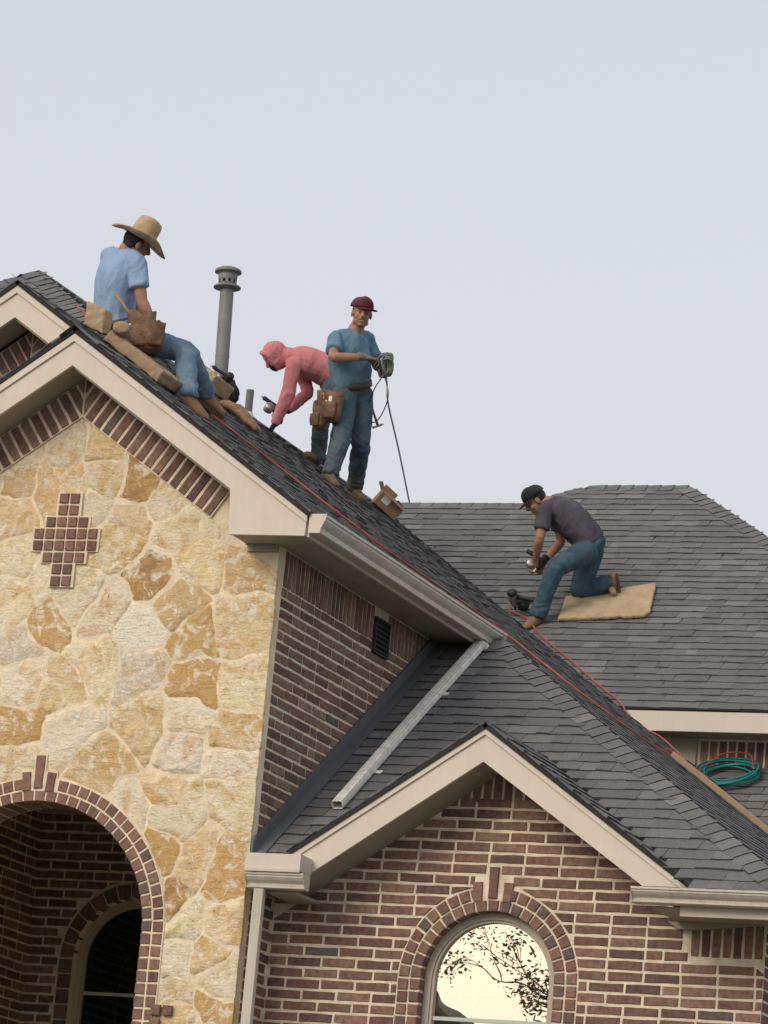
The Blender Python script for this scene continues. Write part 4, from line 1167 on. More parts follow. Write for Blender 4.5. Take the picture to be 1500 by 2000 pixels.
M['black'] = simple('black_rubber', (0.022, 0.023, 0.025), 0.55, var=0.2)
M['glove_black'] = cloth('black_glove', (0.022, 0.023, 0.025), 0.25)
M['glove_grey'] = cloth('dusty_grey_glove', (0.20, 0.185, 0.145), 0.2, dirt=(0.11, 0.11, 0.095))
M['maroon'] = cloth('maroon_twill', (0.105, 0.028, 0.036), 0.12)
M['blackcap'] = cloth('black_twill', (0.028, 0.029, 0.034), 0.15)
M['wood'] = simple('worn_wood', (0.30, 0.20, 0.115), 0.7, var=0.25, scale=20)
M['steel'] = simple('worn_steel', (0.42, 0.42, 0.42), 0.4, metal=0.8, var=0.2)
M['yellow'] = simple('yellow_plastic', (0.65, 0.42, 0.05), 0.5, var=0.15)
M['white'] = simple('white_plastic', (0.7, 0.7, 0.68), 0.5, var=0.1)

def hand(mb, wrist, palm, nrm, curl=0.7, k=1.0, thumb_side=1):
    w, p = Vector(wrist), Vector(palm); d = (p - w).normalized()
    n_ = Vector(nrm); n_ = (n_ - d * n_.dot(d)).normalized(); a = d.cross(n_) * thumb_side
    loft(mb, [w - d * 0.01, w + d * 0.03 * k, w + d * 0.085 * k], [(.026 * k, .019 * k), (.038 * k, .018 * k), (.041 * k, .014 * k)], a, seg=14)
    for off, L in ((-.030, .062), (-.010, .078), (.011, .082), (.031, .074)):
        q = w + d * (0.086 * k) + a * (off * k); c = curl
        d1 = d * math.cos(c * .6) + n_ * math.sin(c * .6); d2 = d * math.cos(c * 1.6) + n_ * math.sin(c * 1.6); d3 = d * math.cos(c * 2.3) + n_ * math.sin(c * 2.3)
        q1 = q + d1 * L * .46 * k; q2 = q1 + d2 * L * .32 * k; q3 = q2 + d3 * L * .22 * k
        loft(mb, [q - d * .012, q1, q2, q3], [.0095 * k, .009 * k, .0085 * k, .0075 * k], a, seg=10)
    t0 = w + d * .03 * k + a * .034 * k; t1 = t0 + (d * .55 + a * .6 + n_ * .35).normalized() * .042 * k; t2 = t1 + (d * .8 + a * .1 + n_ * .55).normalized() * .034 * k
    loft(mb, [t0 - a * .01, t1, t2], [.013 * k, .0105 * k, .0085 * k], n_, seg=10)

def head_axes(f, u):
    u = Vector(u).normalized(); f = Vector(f); f = (f - u * f.dot(u)).normalized(); return f.cross(u), f, u     # right, forward, up

def head(mb, c, ax, neck, k=1.0):
    X_, Y_, Z_ = ax; c = Vector(c)
    L = lambda x, y, z: c + X_ * (x * k) + Y_ * (y * k) + Z_ * (z * k)
    r = lambda *q: tuple(v * k for v in q)
    ell(mb, L(0, -.012, .028), r(.075, .094, .088), ax, 20, 14)
    ell(mb, L(0, .022, -.042), r(.061, .067, .076), ax)
    ell(mb, L(0, .064, -.092), r(.025, .022, .021), ax)
    ell(mb, L(0, .070, .026), r(.050, .018, .012), ax)
    loft(mb, [L(0, .088, .016), L(0, .103, -.014), L(0, .108, -.028)], [.0085 * k, .0125 * k, .0145 * k], X_, seg=10)
    ell(mb, L(0, .094, -.033), r(.019, .012, .009), ax, 10, 8)
    ell(mb, L(0, .082, -.064), r(.024, .012, .0075), ax, 10, 8)
    for s_ in (1, -1):
        ell(mb, L(s_ * .036, .058, -.028), r(.025, .024, .026), ax, 12, 8)
        ell(mb, L(s_ * .077, -.006, -.012), r(.011, .021, .032), ax, 10, 8)
        ell(mb, L(s_ * .045, .015, -.075), r(.020, .035, .024), ax, 10, 8)
    loft(mb, [Vector(neck), Vector(neck).lerp(L(0, -.018, -.05), .55), L(0, -.015, -.04)], [(.072, .066), (.062, .061), (.060, .061)], X_)
    return L

def boot(parent, ank, toe, up, mat='boot', k=1.0, shaft=0.09, knee=None):
    a, t = Vector(ank), Vector(toe); u = Vector(up).normalized()
    f = t - a; f = (f - u * f.dot(u)).normalized(); x = f.cross(u)
    o = a - u * 0.075 * k                      # sole level under the ankle
    mb = MB()
    sv = (Vector(knee) - a).normalized()
    loft(mb, [a + sv * shaft, a + sv * .03, a - u * .03], [(.046 * k, .048 * k), (.045 * k, .050 * k), (.042 * k, .052 * k)], x)
    loft(mb, [o - f * .062 * k + u * .04 * k, o - f * .01 * k + u * .048 * k, o + f * .07 * k + u * .045 * k, o + f * .14 * k + u * .036 * k, o + f * .185 * k + u * .03 * k],
         [(.034 * k, .036 * k), (.038 * k, .046 * k), (.042 * k, .042 * k), (.047 * k, .034 * k), (.036 * k, .026 * k)], x)
    for j in range(4):
        loft(mb, [o + f * (.03 + .026 * j) * k + u * (.094 - .009 * j) * k - x * .026 * k, o + f * (.03 + .026 * j) * k + u * (.102 - .009 * j) * k, o + f * (.03 + .026 * j) * k + u * (.094 - .009 * j) * k + x * .026 * k], [.004, .005, .004], f, seg=8)
    bo = remeshed(mb, 'boot', M[mat], parent, 0.007, 3, folds(.002, 18))
    sm = MB()
    out = []
    for an in range(20):
        th = 2 * math.pi * an / 20; cx, sx = math.cos(th), math.sin(th)
        y = .062 + .14 * cx; wd = .044 + .008 * cx - (.006 if -0.3 < cx < 0.2 else 0)
        out.append(o + f * y * k + x * (wd * math.copysign(abs(sx) ** .8, sx)) * k)
    sm.prism([q + u * .016 * k for q in out], -u * .026 * k)
    sm.obj('sole', M['sole'], bo)
    return bo

def belt(parent, c, side, up, a, b, h=0.045, mat='belt', name='belt'):
    c, s_, u = Vector(c), Vector(side), Vector(up).normalized(); s_ = (s_ - u * s_.dot(u)).normalized(); d = u.cross(s_)
    vs_ = []; n = 32
    for rr in (0, .007):
        for z in (-h / 2, h / 2):
            for k in range(n):
                th = 2 * math.pi * k / n
                vs_.append(c + u * (z + .006 * math.sin(th * 2)) + s_ * ((a + rr) * math.cos(th)) + d * ((b + rr) * math.sin(th)))
    q = lambda r_, z, k: (r_ * 2 + z) * n + k % n
    fs_ = []
    for k in range(n):
        fs_ += [(q(1, 0, k), q(1, 0, k + 1), q(1, 1, k + 1), q(1, 1, k)), (q(0, 0, k), q(0, 1, k), q(0, 1, k + 1), q(0, 0, k + 1)),
                (q(0, 0, k), q(0, 0, k + 1), q(1, 0, k + 1), q(1, 0, k)), (q(0, 1, k), q(1, 1, k), q(1, 1, k + 1), q(0, 1, k + 1))]
    return make(name, vs_, fs_, M[mat], parent, smooth=True)

def pouch(parent, c, out, up, w, h, d, mat='leather'):
    """open leather pocket: c is the middle of its back face"""
    c, o, u = Vector(c), Vector(out).normalized(), Vector(up).normalized(); o = (o - u * o.dot(u)).normalized(); x = o.cross(u)
    mb = MB(); n = 20; rows = []
    for z, kx, ky in ((-.5, .62, .55), (-.47, .80, .8), (-.3, .95, 1.0), (0, 1.0, 1.05), (.3, 1.0, 1.0), (.5, 1.06, 1.12), (.5, .98, .98), (.3, .9, .85), (-.2, .85, .8)):
        row = []
        for k in range(n):
            th = 2 * math.pi * k / n; cx, sx = math.cos(th), math.sin(th)
            px = math.copysign(abs(cx) ** .6, cx) * w / 2 * kx; py = (math.copysign(abs(sx) ** .7, sx) * .5 + .5) * d * ky
            j = noise.noise(Vector((px * 14, z * 5, py * 14)) + c * 7) * .008
            row.append(c + x * (px + j) + o * (py + j) + u * (z * h + (0.012 * math.sin(th * 2) if z >= .5 else 0)))
        rows.append(row)
    vs_ = [v for r in rows for v in r]
    fs_ = [(i * n + k, i * n + (k + 1) % n, (i + 1) * n + (k + 1) % n, (i + 1) * n + k) for i in range(len(rows) - 1) for k in range(n)]
    fs_ += [tuple(range(n - 1, -1, -1)), tuple(range((len(rows) - 1) * n, len(rows) * n))]
    mb.put(vs_, fs_)
    po = mb.obj('pouch', M[mat], parent, smooth=True)
    # stitched outer pocket and rivets
    fp = MB()
    loft(fp, [c + o * (d * 1.02) - u * h * .36, c + o * (d * 1.1) - u * h * .12, c + o * (d * 1.06) + u * h * .12], [(w * .36, .014), (w * .40, .02), (w * .41, .022)], x, seg=16, ex=4, cap=.3)
    fp.obj('pocket', M[mat], po, smooth=True)
    return po

def hammer(parent, a, b, name='hammer', head_at=1, hr=0.012):
    a, b = Vector(a), Vector(b); d = (b - a).normalized(); s_ = d.cross(Vector((0.3, -0.9, 0.2))).normalized()
    h = MB().tube([a, a.lerp(b, .5), b], [hr, hr * .85, hr * 1.05], 10).obj(name, M['wood'], parent, smooth=True)
    q = b if head_at else a
    MB().tube([q - s_ * .055, q - s_ * .03, q, q + s_ * .035, q + s_ * .05], [.004, .010, .011, .010, .014], 10).obj('hammer_head', M['steel'], h, smooth=True)
    return h

def cap(parent, c, ax, mat, k=1.0, tilt=0.0, droop=0.35):
    X_, Y_, Z_ = ax; c = Vector(c)
    L = lambda x, y, z: c + X_ * (x * k) + Y_ * (y * k) + Z_ * (z * k)
    mb = MB(); n, m = 28, 8; vs_ = []
    for i in range(m + 1):
        th = (math.pi / 2) * i / m
        for q in range(n):
            ph = 2 * math.pi * q / n
            seam = 1 - .012 * abs(math.cos(ph * 3)) ** 12
            fr = .008 * max(0, math.sin(ph)) * math.sin(th)
            vs_.append(L((.086 * math.cos(th) ** .8) * math.cos(ph) * seam, -.012 + (.106 * math.cos(th) ** .8) * math.sin(ph) * seam + fr, .045 + (.086 + .010 * max(0, math.sin(ph))) * math.sin(th) ** 1.05))
    fs_ = [(i * n + q, i * n + (q + 1) % n, (i + 1) * n + (q + 1) % n, (i + 1) * n + q) for i in range(m) for q in range(n)]
    co = mb.put(vs_, fs_).obj('cap', M[mat], parent, smooth=True)
    md = co.modifiers.new('t', 'SOLIDIFY'); md.thickness = .004; md.offset = 1
    vb_ = []; nn = 14; mm = 6
    for i in range(mm + 1):
        r_ = i / mm
        for q in range(nn + 1):
            ph = math.radians(18 + 144 * q / nn)
            ox, oy = .086 * math.cos(ph), -.012 + .106 * math.sin(ph)
            ext = .072 * r_ * (math.sin((q / nn) * math.pi) ** .55)
            vb_.append(L(ox * (1 + .05 * r_), oy + ext, .047 - droop * ext - 2.2 * ox * ox * r_))
    vi = MB().put(vb_, [(i * (nn + 1) + q, i * (nn + 1) + q + 1, (i + 1) * (nn + 1) + q + 1, (i + 1) * (nn + 1) + q) for i in range(mm) for q in range(nn)]).obj('visor', M[mat], co, smooth=True)
    md = vi.modifiers.new('t', 'SOLIDIFY'); md.thickness = .005
    bt = MB(); ell(bt, L(0, -.012, .134), (.008 * k, .008 * k, .005 * k), ax, 8, 6); bt.obj('cap_button', M[mat], co, smooth=True)
    return co

def person(J, label, shirt, jeans, head_f, head_u, long_sleeve=False, boots='boot', up=NR, gloves=None, palm=(0, 0, -1), girth=1.0,
           hem=0.35, jean_w=1.0, curl=(0.8, 0.8), hair=True, head_k=1.0, kneeling=None):
    """one continuous body, clothes laid over it as children"""
    V = {k: Vector(v) for k, v in J.items()}
    rootp = (V['ankR'] + V['ankL']) / 2 - Vector((0, 0, 0.09))
    p = empty('person', rootp, label, 'person', 'roofers at work')
    hs = (V['hipL'] - V['hipR']).normalized(); ss = (V['shL'] - V['shR']).normalized()
    mid = (hs + ss).normalized()
    upper = V['chest'].lerp(V['neck'], .62)
    sp = [V['pelvis'], V['waist'], V['chest'], upper, V['neck']]; sd_ = [hs, mid, ss, ss, ss]
    g = girth
    tr = [(.160, .118), (.148 * g, .115 * g), (.168 * g, .122 * g), (.160 * min(g, 1.05), .100), (.070, .064)]
    ax = head_axes(head_f, head_u)
    # body ----------------------------------------------------------
    b = MB()
    loft(b, sp, [(x - .014, y - .014) for x, y in tr], sd_)
    for s_ in 'RL':
        sh, el, wr = V['sh' + s_], V['el' + s_], V['wr' + s_]
        loft(b, [V['neck'].lerp(upper, .3), sh.lerp(V['neck'], .3), sh], [.048, .046, .046], ss)
        loft(b, [sh.lerp(upper, .45), sh, sh.lerp(el, .5), el], [.050, .050, .047, .040], ss)
        loft(b, [el, el.lerp(wr, .3), wr], [.040, .042, .027], ss)
        hp, kn, an, to = V['hip' + s_], V['knee' + s_], V['ank' + s_], V['toe' + s_]
        loft(b, [hp, hp.lerp(kn, .5), kn], [.082, .070, .052], hs)
        loft(b, [kn, kn.lerp(an, .35), an], [.052, .050, .036], hs)
        ft = (to - an); ft = (ft - Vector(up) * ft.dot(Vector(up))).normalized()
        loft(b, [an - Vector(up) * .045, an - Vector(up) * .045 + ft * .08, an - Vector(up) * .05 + ft * .14], [.028, .030, .024], hs)
        hand(b, wr, V['ha' + s_], palm, curl[0 if s_ == 'R' else 1], .9 if gloves else 1.0, 1 if s_ == 'R' else -1)
    L = head(b, V['head'], ax, V['neck'], head_k)
    remeshed(b, 'body', M['skin'], p, .0065, 3)
    # trousers ------------------------------------------------------
    t = MB(); w = jean_w
    up_t = (V['waist'] - V['pelvis']).normalized()
    loft(t, [V['pelvis'] - up_t * .03, V['pelvis'] + up_t * .05], [(.166, .128), (.158, .124)], hs, cap=.5)
    for s_ in 'RL':
        hp, kn, an = V['hip' + s_], V['knee' + s_], V['ank' + s_]
        loft(t, [hp, hp.lerp(kn, .3), hp.lerp(kn, .7), kn], [.098 * w, .096 * w, .084 * w, .074 * w], hs)
        dr = (an - kn).normalized()
        loft(t, [kn - dr * .0, kn.lerp(an, .35), kn.lerp(an, .75), an + dr * .005], [.074 * w, .072 * w, .067 * w, .069 * w], hs, cap=.2)
    ks = [(V['ankR'], 1), (V['ankL'], 1), (V['kneeR'], .7), (V['kneeL'], .7), (V['hipR'], .55), (V['hipL'], .55)]
    fb = folds(.009, 9, (1, 1, .55), 1.7)
    def jf(q, n_):
        e = 0
        for c_, a_ in ks:
            d_ = (q - c_).length
            if d_ < .2: e += a_ * (1 - d_ / .2) * .008 * math.sin(d_ * 105 + 9 * noise.noise(q * 7))
        return fb(q, n_) + e
    remeshed(t, 'jeans', M[jeans], p, .008, 7, jf)
    # shirt ---------------------------------------------------------
    s = MB()
    h0 = V['pelvis'].lerp(V['waist'], hem)
    loft(s, [h0, V['waist'], V['chest'], upper, V['neck'].lerp(upper, .25)], [(tr[0][0] + .016, tr[0][1] + .020), (tr[1][0] + .020, tr[1][1] + .022), (tr[2][0] + .016, tr[2][1] + .016), (tr[3][0] + .014, tr[3][1] + .012), (.082, .074)], sd_, cap=.25)
    for s_ in 'RL':
        sh, el, wr = V['sh' + s_], V['el' + s_], V['wr' + s_]
        loft(s, [V['neck'].lerp(upper, .45), sh.lerp(V['neck'].lerp(upper, .3), .4), sh], [.058, .056, .058], ss)
        if long_sleeve:
            loft(s, [sh.lerp(upper, .5), sh, sh.lerp(el, .5), el], [.064, .060, .060, .056], ss)
            loft(s, [el, el.lerp(wr, .4), el.lerp(wr, .97)], [.056, .052, .040], ss)
        else:
            e2 = sh.lerp(el, .66)
            loft(s, [sh.lerp(upper, .5), sh, sh.lerp(el, .35), e2], [.064, .060, .063, .070], ss, cap=.12)
    fs1, fs2 = folds(.010, 6.5, (1, 1, .42), 3.1, .45), folds(.009, 13, (1, 1, .7), 8.3, .3)
    def sf(q, n_):
        e = fs1(q, n_)
        for c_ in (V['shR'].lerp(V['elR'], .1), V['shL'].lerp(V['elL'], .1), V['waist'], V['elR'], V['elL']):
            d_ = (q - c_).length
            if d_ < .17: e += (1 - d_ / .17) * 1.4 * fs2(q, n_)
        return e
    remeshed(s, 'hoodie' if long_sleeve else 'shirt', M[shirt], p, .008, 10, sf)
    for s_ in 'RL':
        if s_ == kneeling:       # toes dug in, sole showing
            sh_ = (V['kneeL'] - V['ankL']).normalized()
            boot(p, V['ank' + s_], V['ank' + s_] + (Vector(up) * -.8 - sh_ * .25), (sh_ + Vector(up) * .15).normalized(), boots, knee=V['knee' + s_])
        else: boot(p, V['ank' + s_], V['toe' + s_], up, boots, knee=V['knee' + s_])
    if gloves:
        for i, s_ in enumerate('RL'):
            gm = MB(); hand(gm, V['wr' + s_], V['ha' + s_], palm, curl[i], 1.12, 1 if s_ == 'R' else -1)
            d_ = (V['ha' + s_] - V['wr' + s_]).normalized()
            loft(gm, [V['wr' + s_] - d_ * .06, V['wr' + s_]], [.038, .034], ss)
            remeshed(gm, 'glove', M[gloves], p, .006, 2, folds(.002, 25))
    X_, Y_, Z_ = ax; hk = head_k
    if hair:
        hm = MB(); ell(hm, L(0, -.022, .022), (.079 * hk, .090 * hk, .078 * hk), ax); ell(hm, L(0, -.045, -.03), (.062 * hk, .052 * hk, .05 * hk), ax)
        remeshed(hm, 'hair', M['hair'], p, .007, 1, folds(.003, 40))
    return p, V, L, ax

STAND = {'hipR': (-2.901, 7.768, 10.443), 'hipL': (-2.819, 7.934, 10.489), 'kneeR': (-2.841, 7.677, 10.014), 'ankR': (-2.896, 7.626, 9.685), 'toeR': (-2.727, 7.502, 9.568), 'kneeL': (-2.775, 7.954, 10.029), 'ankL': (-2.978, 8.401, 9.77), 'toeL': (-2.843, 8.34, 9.7), 'pelvis': (-2.862, 7.849, 10.493), 'waist': (-2.867, 7.8, 10.593), 'chest': (-2.881, 7.747, 10.784), 'neck': (-2.844, 7.746, 10.98), 'shR': (-2.943, 7.567, 10.874), 'shL': (-2.8, 7.932, 10.97), 'elR': (-2.888, 7.412, 10.651), 'wrR': (-2.665, 7.589, 10.7), 'haR': (-2.598, 7.66, 10.702), 'elL': (-2.71, 7.984, 10.731), 'wrL': (-2.572, 7.825, 10.703), 'haL': (-2.534, 7.761, 10.666), 'head': (-2.78, 7.702, 11.127)}
PINK = {'hipR': (-3.365, 8.659, 10.779), 'hipL': (-3.442, 8.89, 10.882), 'kneeR': (-3.444, 8.602, 10.435), 'ankR': (-3.539, 8.854, 10.157), 'toeR': (-3.602, 8.737, 10.079), 'kneeL': (-3.402, 8.985, 10.521), 'ankL': (-3.552, 9.221, 10.215), 'toeL': (-3.627, 9.147, 10.172), 'pelvis': (-3.41, 8.766, 10.856), 'waist': (-3.517, 8.672, 10.925), 'chest': (-3.658, 8.575, 10.955), 'neck': (-3.777, 8.505, 10.955), 'shR': (-3.673, 8.403, 10.868), 'shL': (-3.783, 8.701, 11.002), 'elR': (-3.691, 8.395, 10.604), 'wrR': (-3.783, 8.381, 10.33), 'haR': (-3.817, 8.364, 10.255), 'elL': (-3.634, 8.701, 10.708), 'wrL': (-3.76, 8.569, 10.503), 'haL': (-3.808, 8.51, 10.44), 'head': (-3.879, 8.451, 10.964)}
HAT = {'hipR': (-1.754, 0.976, 8.959), 'hipL': (-1.904, 1.186, 9.03), 'kneeR': (-1.328, 1.106, 8.86), 'ankR': (-1.184, 0.923, 8.494), 'toeR': (-1.053, 1.004, 8.378), 'kneeL': (-1.512, 1.554, 8.984), 'ankL': (-1.486, 1.859, 8.778), 'toeL': (-1.35, 1.918, 8.674), 'pelvis': (-1.847, 1.082, 9.006), 'waist': (-1.867, 1.042, 9.135), 'chest': (-1.855, 0.994, 9.35), 'neck': (-1.8, 0.965, 9.555), 'shR': (-1.667, 0.878, 9.452), 'shL': (-1.985, 1.088, 9.56), 'elR': (-1.6, 0.898, 9.169), 'wrR': (-1.515, 0.953, 8.994), 'haR': (-1.479, 0.981, 8.943), 'elL': (-1.967, 1.263, 9.333), 'wrL': (-1.74, 1.325, 9.181), 'haL': (-1.682, 1.337, 9.139), 'head': (-1.728, 0.991, 9.614)}
KNEEL = {'hipR': (-1.179, 9.508, 9.475), 'hipL': (-1.219, 9.76, 9.554), 'kneeR': (-1.366, 9.243, 9.263), 'ankR': (-1.507, 9.27, 8.833), 'toeR': (-1.563, 9.19, 8.709), 'kneeL': (-1.31, 9.735, 9.153), 'ankL': (-1.042, 9.774, 9.253), 'toeL': (-0.899, 9.622, 9.026), 'pelvis': (-1.188, 9.617, 9.557), 'waist': (-1.268, 9.557, 9.671), 'chest': (-1.409, 9.492, 9.793), 'neck': (-1.55, 9.433, 9.889), 'shR': (-1.517, 9.272, 9.793), 'shL': (-1.558, 9.624, 9.909), 'elR': (-1.546, 9.26, 9.523), 'wrR': (-1.618, 9.402, 9.372), 'haR': (-1.64, 9.438, 9.325), 'elL': (-1.506, 9.72, 9.607), 'wrL': (-1.595, 9.582, 9.396), 'haL': (-1.624, 9.536, 9.311), 'head': (-1.663, 9.397, 9.898)}

RT, UPV, AW = Vector((0.931, 0.352, 0.092)), Vector((-0.005, -0.242, 0.970)), Vector((-0.364, 0.904, 0.224))   # across, up and away as seen from the street

# man standing in a cap, coiling hose
p1, V1, L1, ax1 = person(STAND, 'standing man in maroon cap, blue T-shirt and tool belt, smiling towards the street', 'teal', 'jeans2', (0.47, -0.85, -0.22), (0.15, -0.181, 0.972), head_k=1.06,
                         boots='darkboot', gloves='glove_grey', palm=(0.3, 0.6, -0.5), girth=1.16, hem=0.30, jean_w=1.08, curl=(1.0, 0.9))
cap(p1, V1['head'], head_axes((0.86, -0.46, -0.2), (0.15, -0.181, 0.972)), 'maroon', k=1.05, droop=0.1)
eye_w = simple('eye_white', (0.38, 0.33, 0.30), 0.4)
for s_ in (1, -1):
    fm = MB(); ell(fm, L1(s_ * .030, .0775, .006), (.011, .005, .0045), ax1, 10, 8); ey = fm.obj('eye', eye_w, p1, smooth=True)
    fm = MB(); ell(fm, L1(s_ * .030, .0830, .005), (.0055, .003, .0045), ax1, 10, 8); fm.obj('pupil', M['hair'], ey, smooth=True)
    fm = MB(); loft(fm, [L1(s_ * .012, .0925, .026), L1(s_ * .030, .0905, .031), L1(s_ * .048, .078, .025)], [.003, .0035, .002], ax1[2], seg=8); fm.obj('eyebrow', M['hair'], p1, smooth=True)
fm = MB()
loft(fm, [L1(-.027, .083, -.058), L1(-.012, .0945, -.050), L1(0, .0975, -.048), L1(.012, .0945, -.050), L1(.027, .083, -.058)], [.0025, .0032, .0028, .0032, .0025], ax1[2], seg=8)
fm.obj('moustache', simple('brown_stubble', (0.22, 0.125, 0.09), 0.8), p1, smooth=True)
fm = MB()
ell(fm, L1(0, .072, -.104), (.020, .012, .009), ax1, 12, 8)
remeshed(fm, 'goatee', M['hair'], p1, .005, 1, folds(.002, 60))
fm = MB()
loft(fm, [L1(-.020, .0865, -.063), L1(0, .0955, -.0665), L1(.020, .0865, -.063)], [.0028, .0042, .0028], ax1[2], seg=8)
fm.obj('mouth', simple('lips', (0.33, 0.12, 0.10), 0.5), p1, smooth=True)
fm = MB(); loft(fm, [L1(-.016, .0905, -.0625), L1(0, .0985, -.0655), L1(.016, .0905, -.0625)], [.0015, .0024, .0015], ax1[2], seg=8)
fm.obj('teeth', simple('teeth', (0.6, 0.55, 0.48), 0.4), p1, smooth=True)
hs1 = (V1['hipL'] - V1['hipR']).normalized(); u1 = (V1['waist'] - V1['pelvis']).normalized()
bl = belt(p1, V1['pelvis'] + u1 * .035, hs1, u1, .184, .150, .05, name='tool_belt')
for c_, w_, h_, d_, o_ in (((-3.03, 7.70, 10.30), .17, .25, .08, (-0.9, -0.5, 0)), ((-2.90, 7.61, 10.26), .18, .27, .09, (-0.2, -1, 0)), ((-3.0, 7.63, 10.17), .16, .20, .09, (-0.6, -0.8, 0))):
    pouch(bl, c_, o_, (0.08, -0.1, 1), w_, h_, d_)
MB().tube([(-2.99, 7.56, 10.34), (-2.93, 7.52, 10.27)], .013, 8).obj('marker', M['yellow'], bl, smooth=True)
MB().tube([(-3.06, 7.62, 10.42), (-2.97, 7.58, 10.34)], .014, 8).obj('tool_handle', M['wood'], bl, smooth=True)
MB().box(-2.925, -2.895, 7.50, 7.515, 10.24, 10.335).obj('rule', M['white'], bl)
hammer(bl, (-2.755, 8.02, 10.42), (-2.69, 8.09, 10.23))

# man in straw hat sitting on the foam
p2, V2, L2, ax2 = person(HAT, 'man in straw hat and light blue T-shirt sitting on foam near the gable peak', 'lightblue', 'jeans1', (0.625, 0.71, -0.324), (0.432, -0.05, 0.901),
                         girth=1.02, hem=0.15, curl=(0.6, 0.6), palm=(0, 0.2, -1))
hf, hu = Vector((0.625, 0.60, -0.50)), Vector((0.50, 0.02, 0.866))
HX, HY, HZ = head_axes(hf, hu)
hc = V2['head'] + HZ * .052 + HY * .0
straw = simple('woven_straw', (0.50, 0.36, 0.22), 0.8, var=0.16, scale=26, bump=0.6, bscale=150, dirt=(0.36, 0.25, 0.15), dscale=7)
hv, hfc = [], []; n = 40
prof = [(.220, -.012), (.212, -.016), (.19, -.020), (.15, -.016), (.115, -.006), (.096, .004), (.094, .02), (.093, .07), (.089, .112), (.081, .136), (.062, .146), (.03, .140), (.0, .134)]
for r_, z_ in prof:
    for k in range(n):
        th = 2 * math.pi * k / n
        rim = max(0, (r_ - .10) / .13)
        zz = z_ + rim * rim * (.060 * math.cos(th) ** 2 - .028 * math.sin(th) ** 2) + .006 * rim * math.sin(5 * th)      # sides curl up, front and back dip
        if r_ < .09: zz += .010 * abs(math.cos(th)) - .012 * (1 - r_ / .09) * abs(math.sin(th))
        hv.append(hc + HX * (r_ * math.cos(th) * .96) + HY * (r_ * math.sin(th)) + HZ * zz)
hfc = [(i * n + k, i * n + (k + 1) % n, (i + 1) * n + (k + 1) % n, (i + 1) * n + k) for i in range(len(prof) - 1) for k in range(n)]
ho = make('straw_hat', hv, hfc, straw, p2, smooth=True)
md = ho.modifiers.new('t', 'SOLIDIFY'); md.thickness = .005
MB().tube([hc + HX * (.0945 * math.cos(2 * math.pi * k / 32) * .96) + HY * (.0945 * math.sin(2 * math.pi * k / 32)) + HZ * (.014 + .004 * math.sin(3 * k)) for k in range(32)], .006, 6, closed=True).obj('hat_band', M['leather'], ho, smooth=True)
bm_ = MB(); ell(bm_, L2(0, .040, -.085), (.052, .05, .036), ax2); remeshed(bm_, 'beard', M['hair'], p2, .006, 1, folds(.003, 50))
hs2 = (V2['hipL'] - V2['hipR']).normalized(); u2 = (V2['waist'] - V2['pelvis']).normalized()
bl2 = belt(p2, V2['pelvis'] + u2 * .05, hs2, u2, .180, .146, .05, name='tool_belt')
pouch(bl2, (-1.56, 0.90, 8.93), (0.15, -1, -0.1), (-0.1, 0, 1), .19, .29, .09)
pouch(bl2, (-1.475, 0.885, 8.90), (0.5, -0.8, 0), (-0.05, 0, 1), .14, .20, .085)
hammer(bl2, (-1.742, 0.785, 9.18), (-1.60, 0.83, 9.0), head_at=1, hr=.014)
MB().tube([(-1.44, .87, 9.02), (-1.45, .87, 8.93)], .011, 8).obj('tool_handle', M['black'], bl2, smooth=True)

# man in pink hoodie bending over
p3, V3, L3, ax3 = person(PINK, 'man in pink hooded top bent double, nailing shingles', 'pink', 'jeans2', (-0.674, -0.209, -0.709), (-0.557, -0.501, 0.662),
                         long_sleeve=True, boots='darkboot', gloves='glove_black', palm=(0.3, 0, -1), hem=0.2, curl=(0.7, 1.0))
X_, Y_, Z_ = ax3
hd = MB()
ell(hd, L3(0, -.020, .030), (.098, .112, .108), ax3); ell(hd, L3(0, -.01, -.04), (.088, .092, .09), ax3)
loft(hd, [L3(0, -.045, -.02), V3['neck'].lerp(V3['chest'], .25) + UPV * .02], [(.085, .085), (.11, .085)], X_)
loft(hd, [L3(-.075, .045, .06), L3(0, .07, .105), L3(.075, .045, .06)], [.018, .02, .018], Y_, seg=10)
loft(hd, [L3(-.082, .05, .05), L3(-.078, .055, -.03), L3(-.05, .05, -.09)], [.018, .016, .016], Y_, seg=10)
loft(hd, [L3(.082, .05, .05), L3(.078, .055, -.03), L3(.05, .05, -.09)], [.018, .016, .016], Y_, seg=10)
remeshed(hd, 'hood', M['pink'], p3, .008, 3, folds(.006, 11, (1, 1, .6), 2.2))
fm = MB(); ell(fm, L3(0, .062, -.052), (.050, .040, .052), ax3); remeshed(fm, 'face_mask', M['blackcap'], p3, .006, 2)
hs3 = (V3['hipL'] - V3['hipR']).normalized(); u3 = (V3['waist'] - V3['pelvis']).normalized()
belt(p3, V3['pelvis'] + u3 * .04, hs3, u3, .182, .148, .045)

# man kneeling on the main roof
p4, V4, L4, ax4 = person(KNEEL, 'man in black cap and dark grey T-shirt kneeling on the main roof', 'plum', 'jeans3', (-0.652, -0.221, -0.726), (-0.555, -0.404, 0.728),
                         up=NF, kneeling='L', girth=1.08, hem=0.15, jean_w=1.08, curl=(1.1, 1.1), palm=(-0.3, -0.3, -1))
cap(p4, V4['head'], ax4, 'blackcap', droop=0.3)

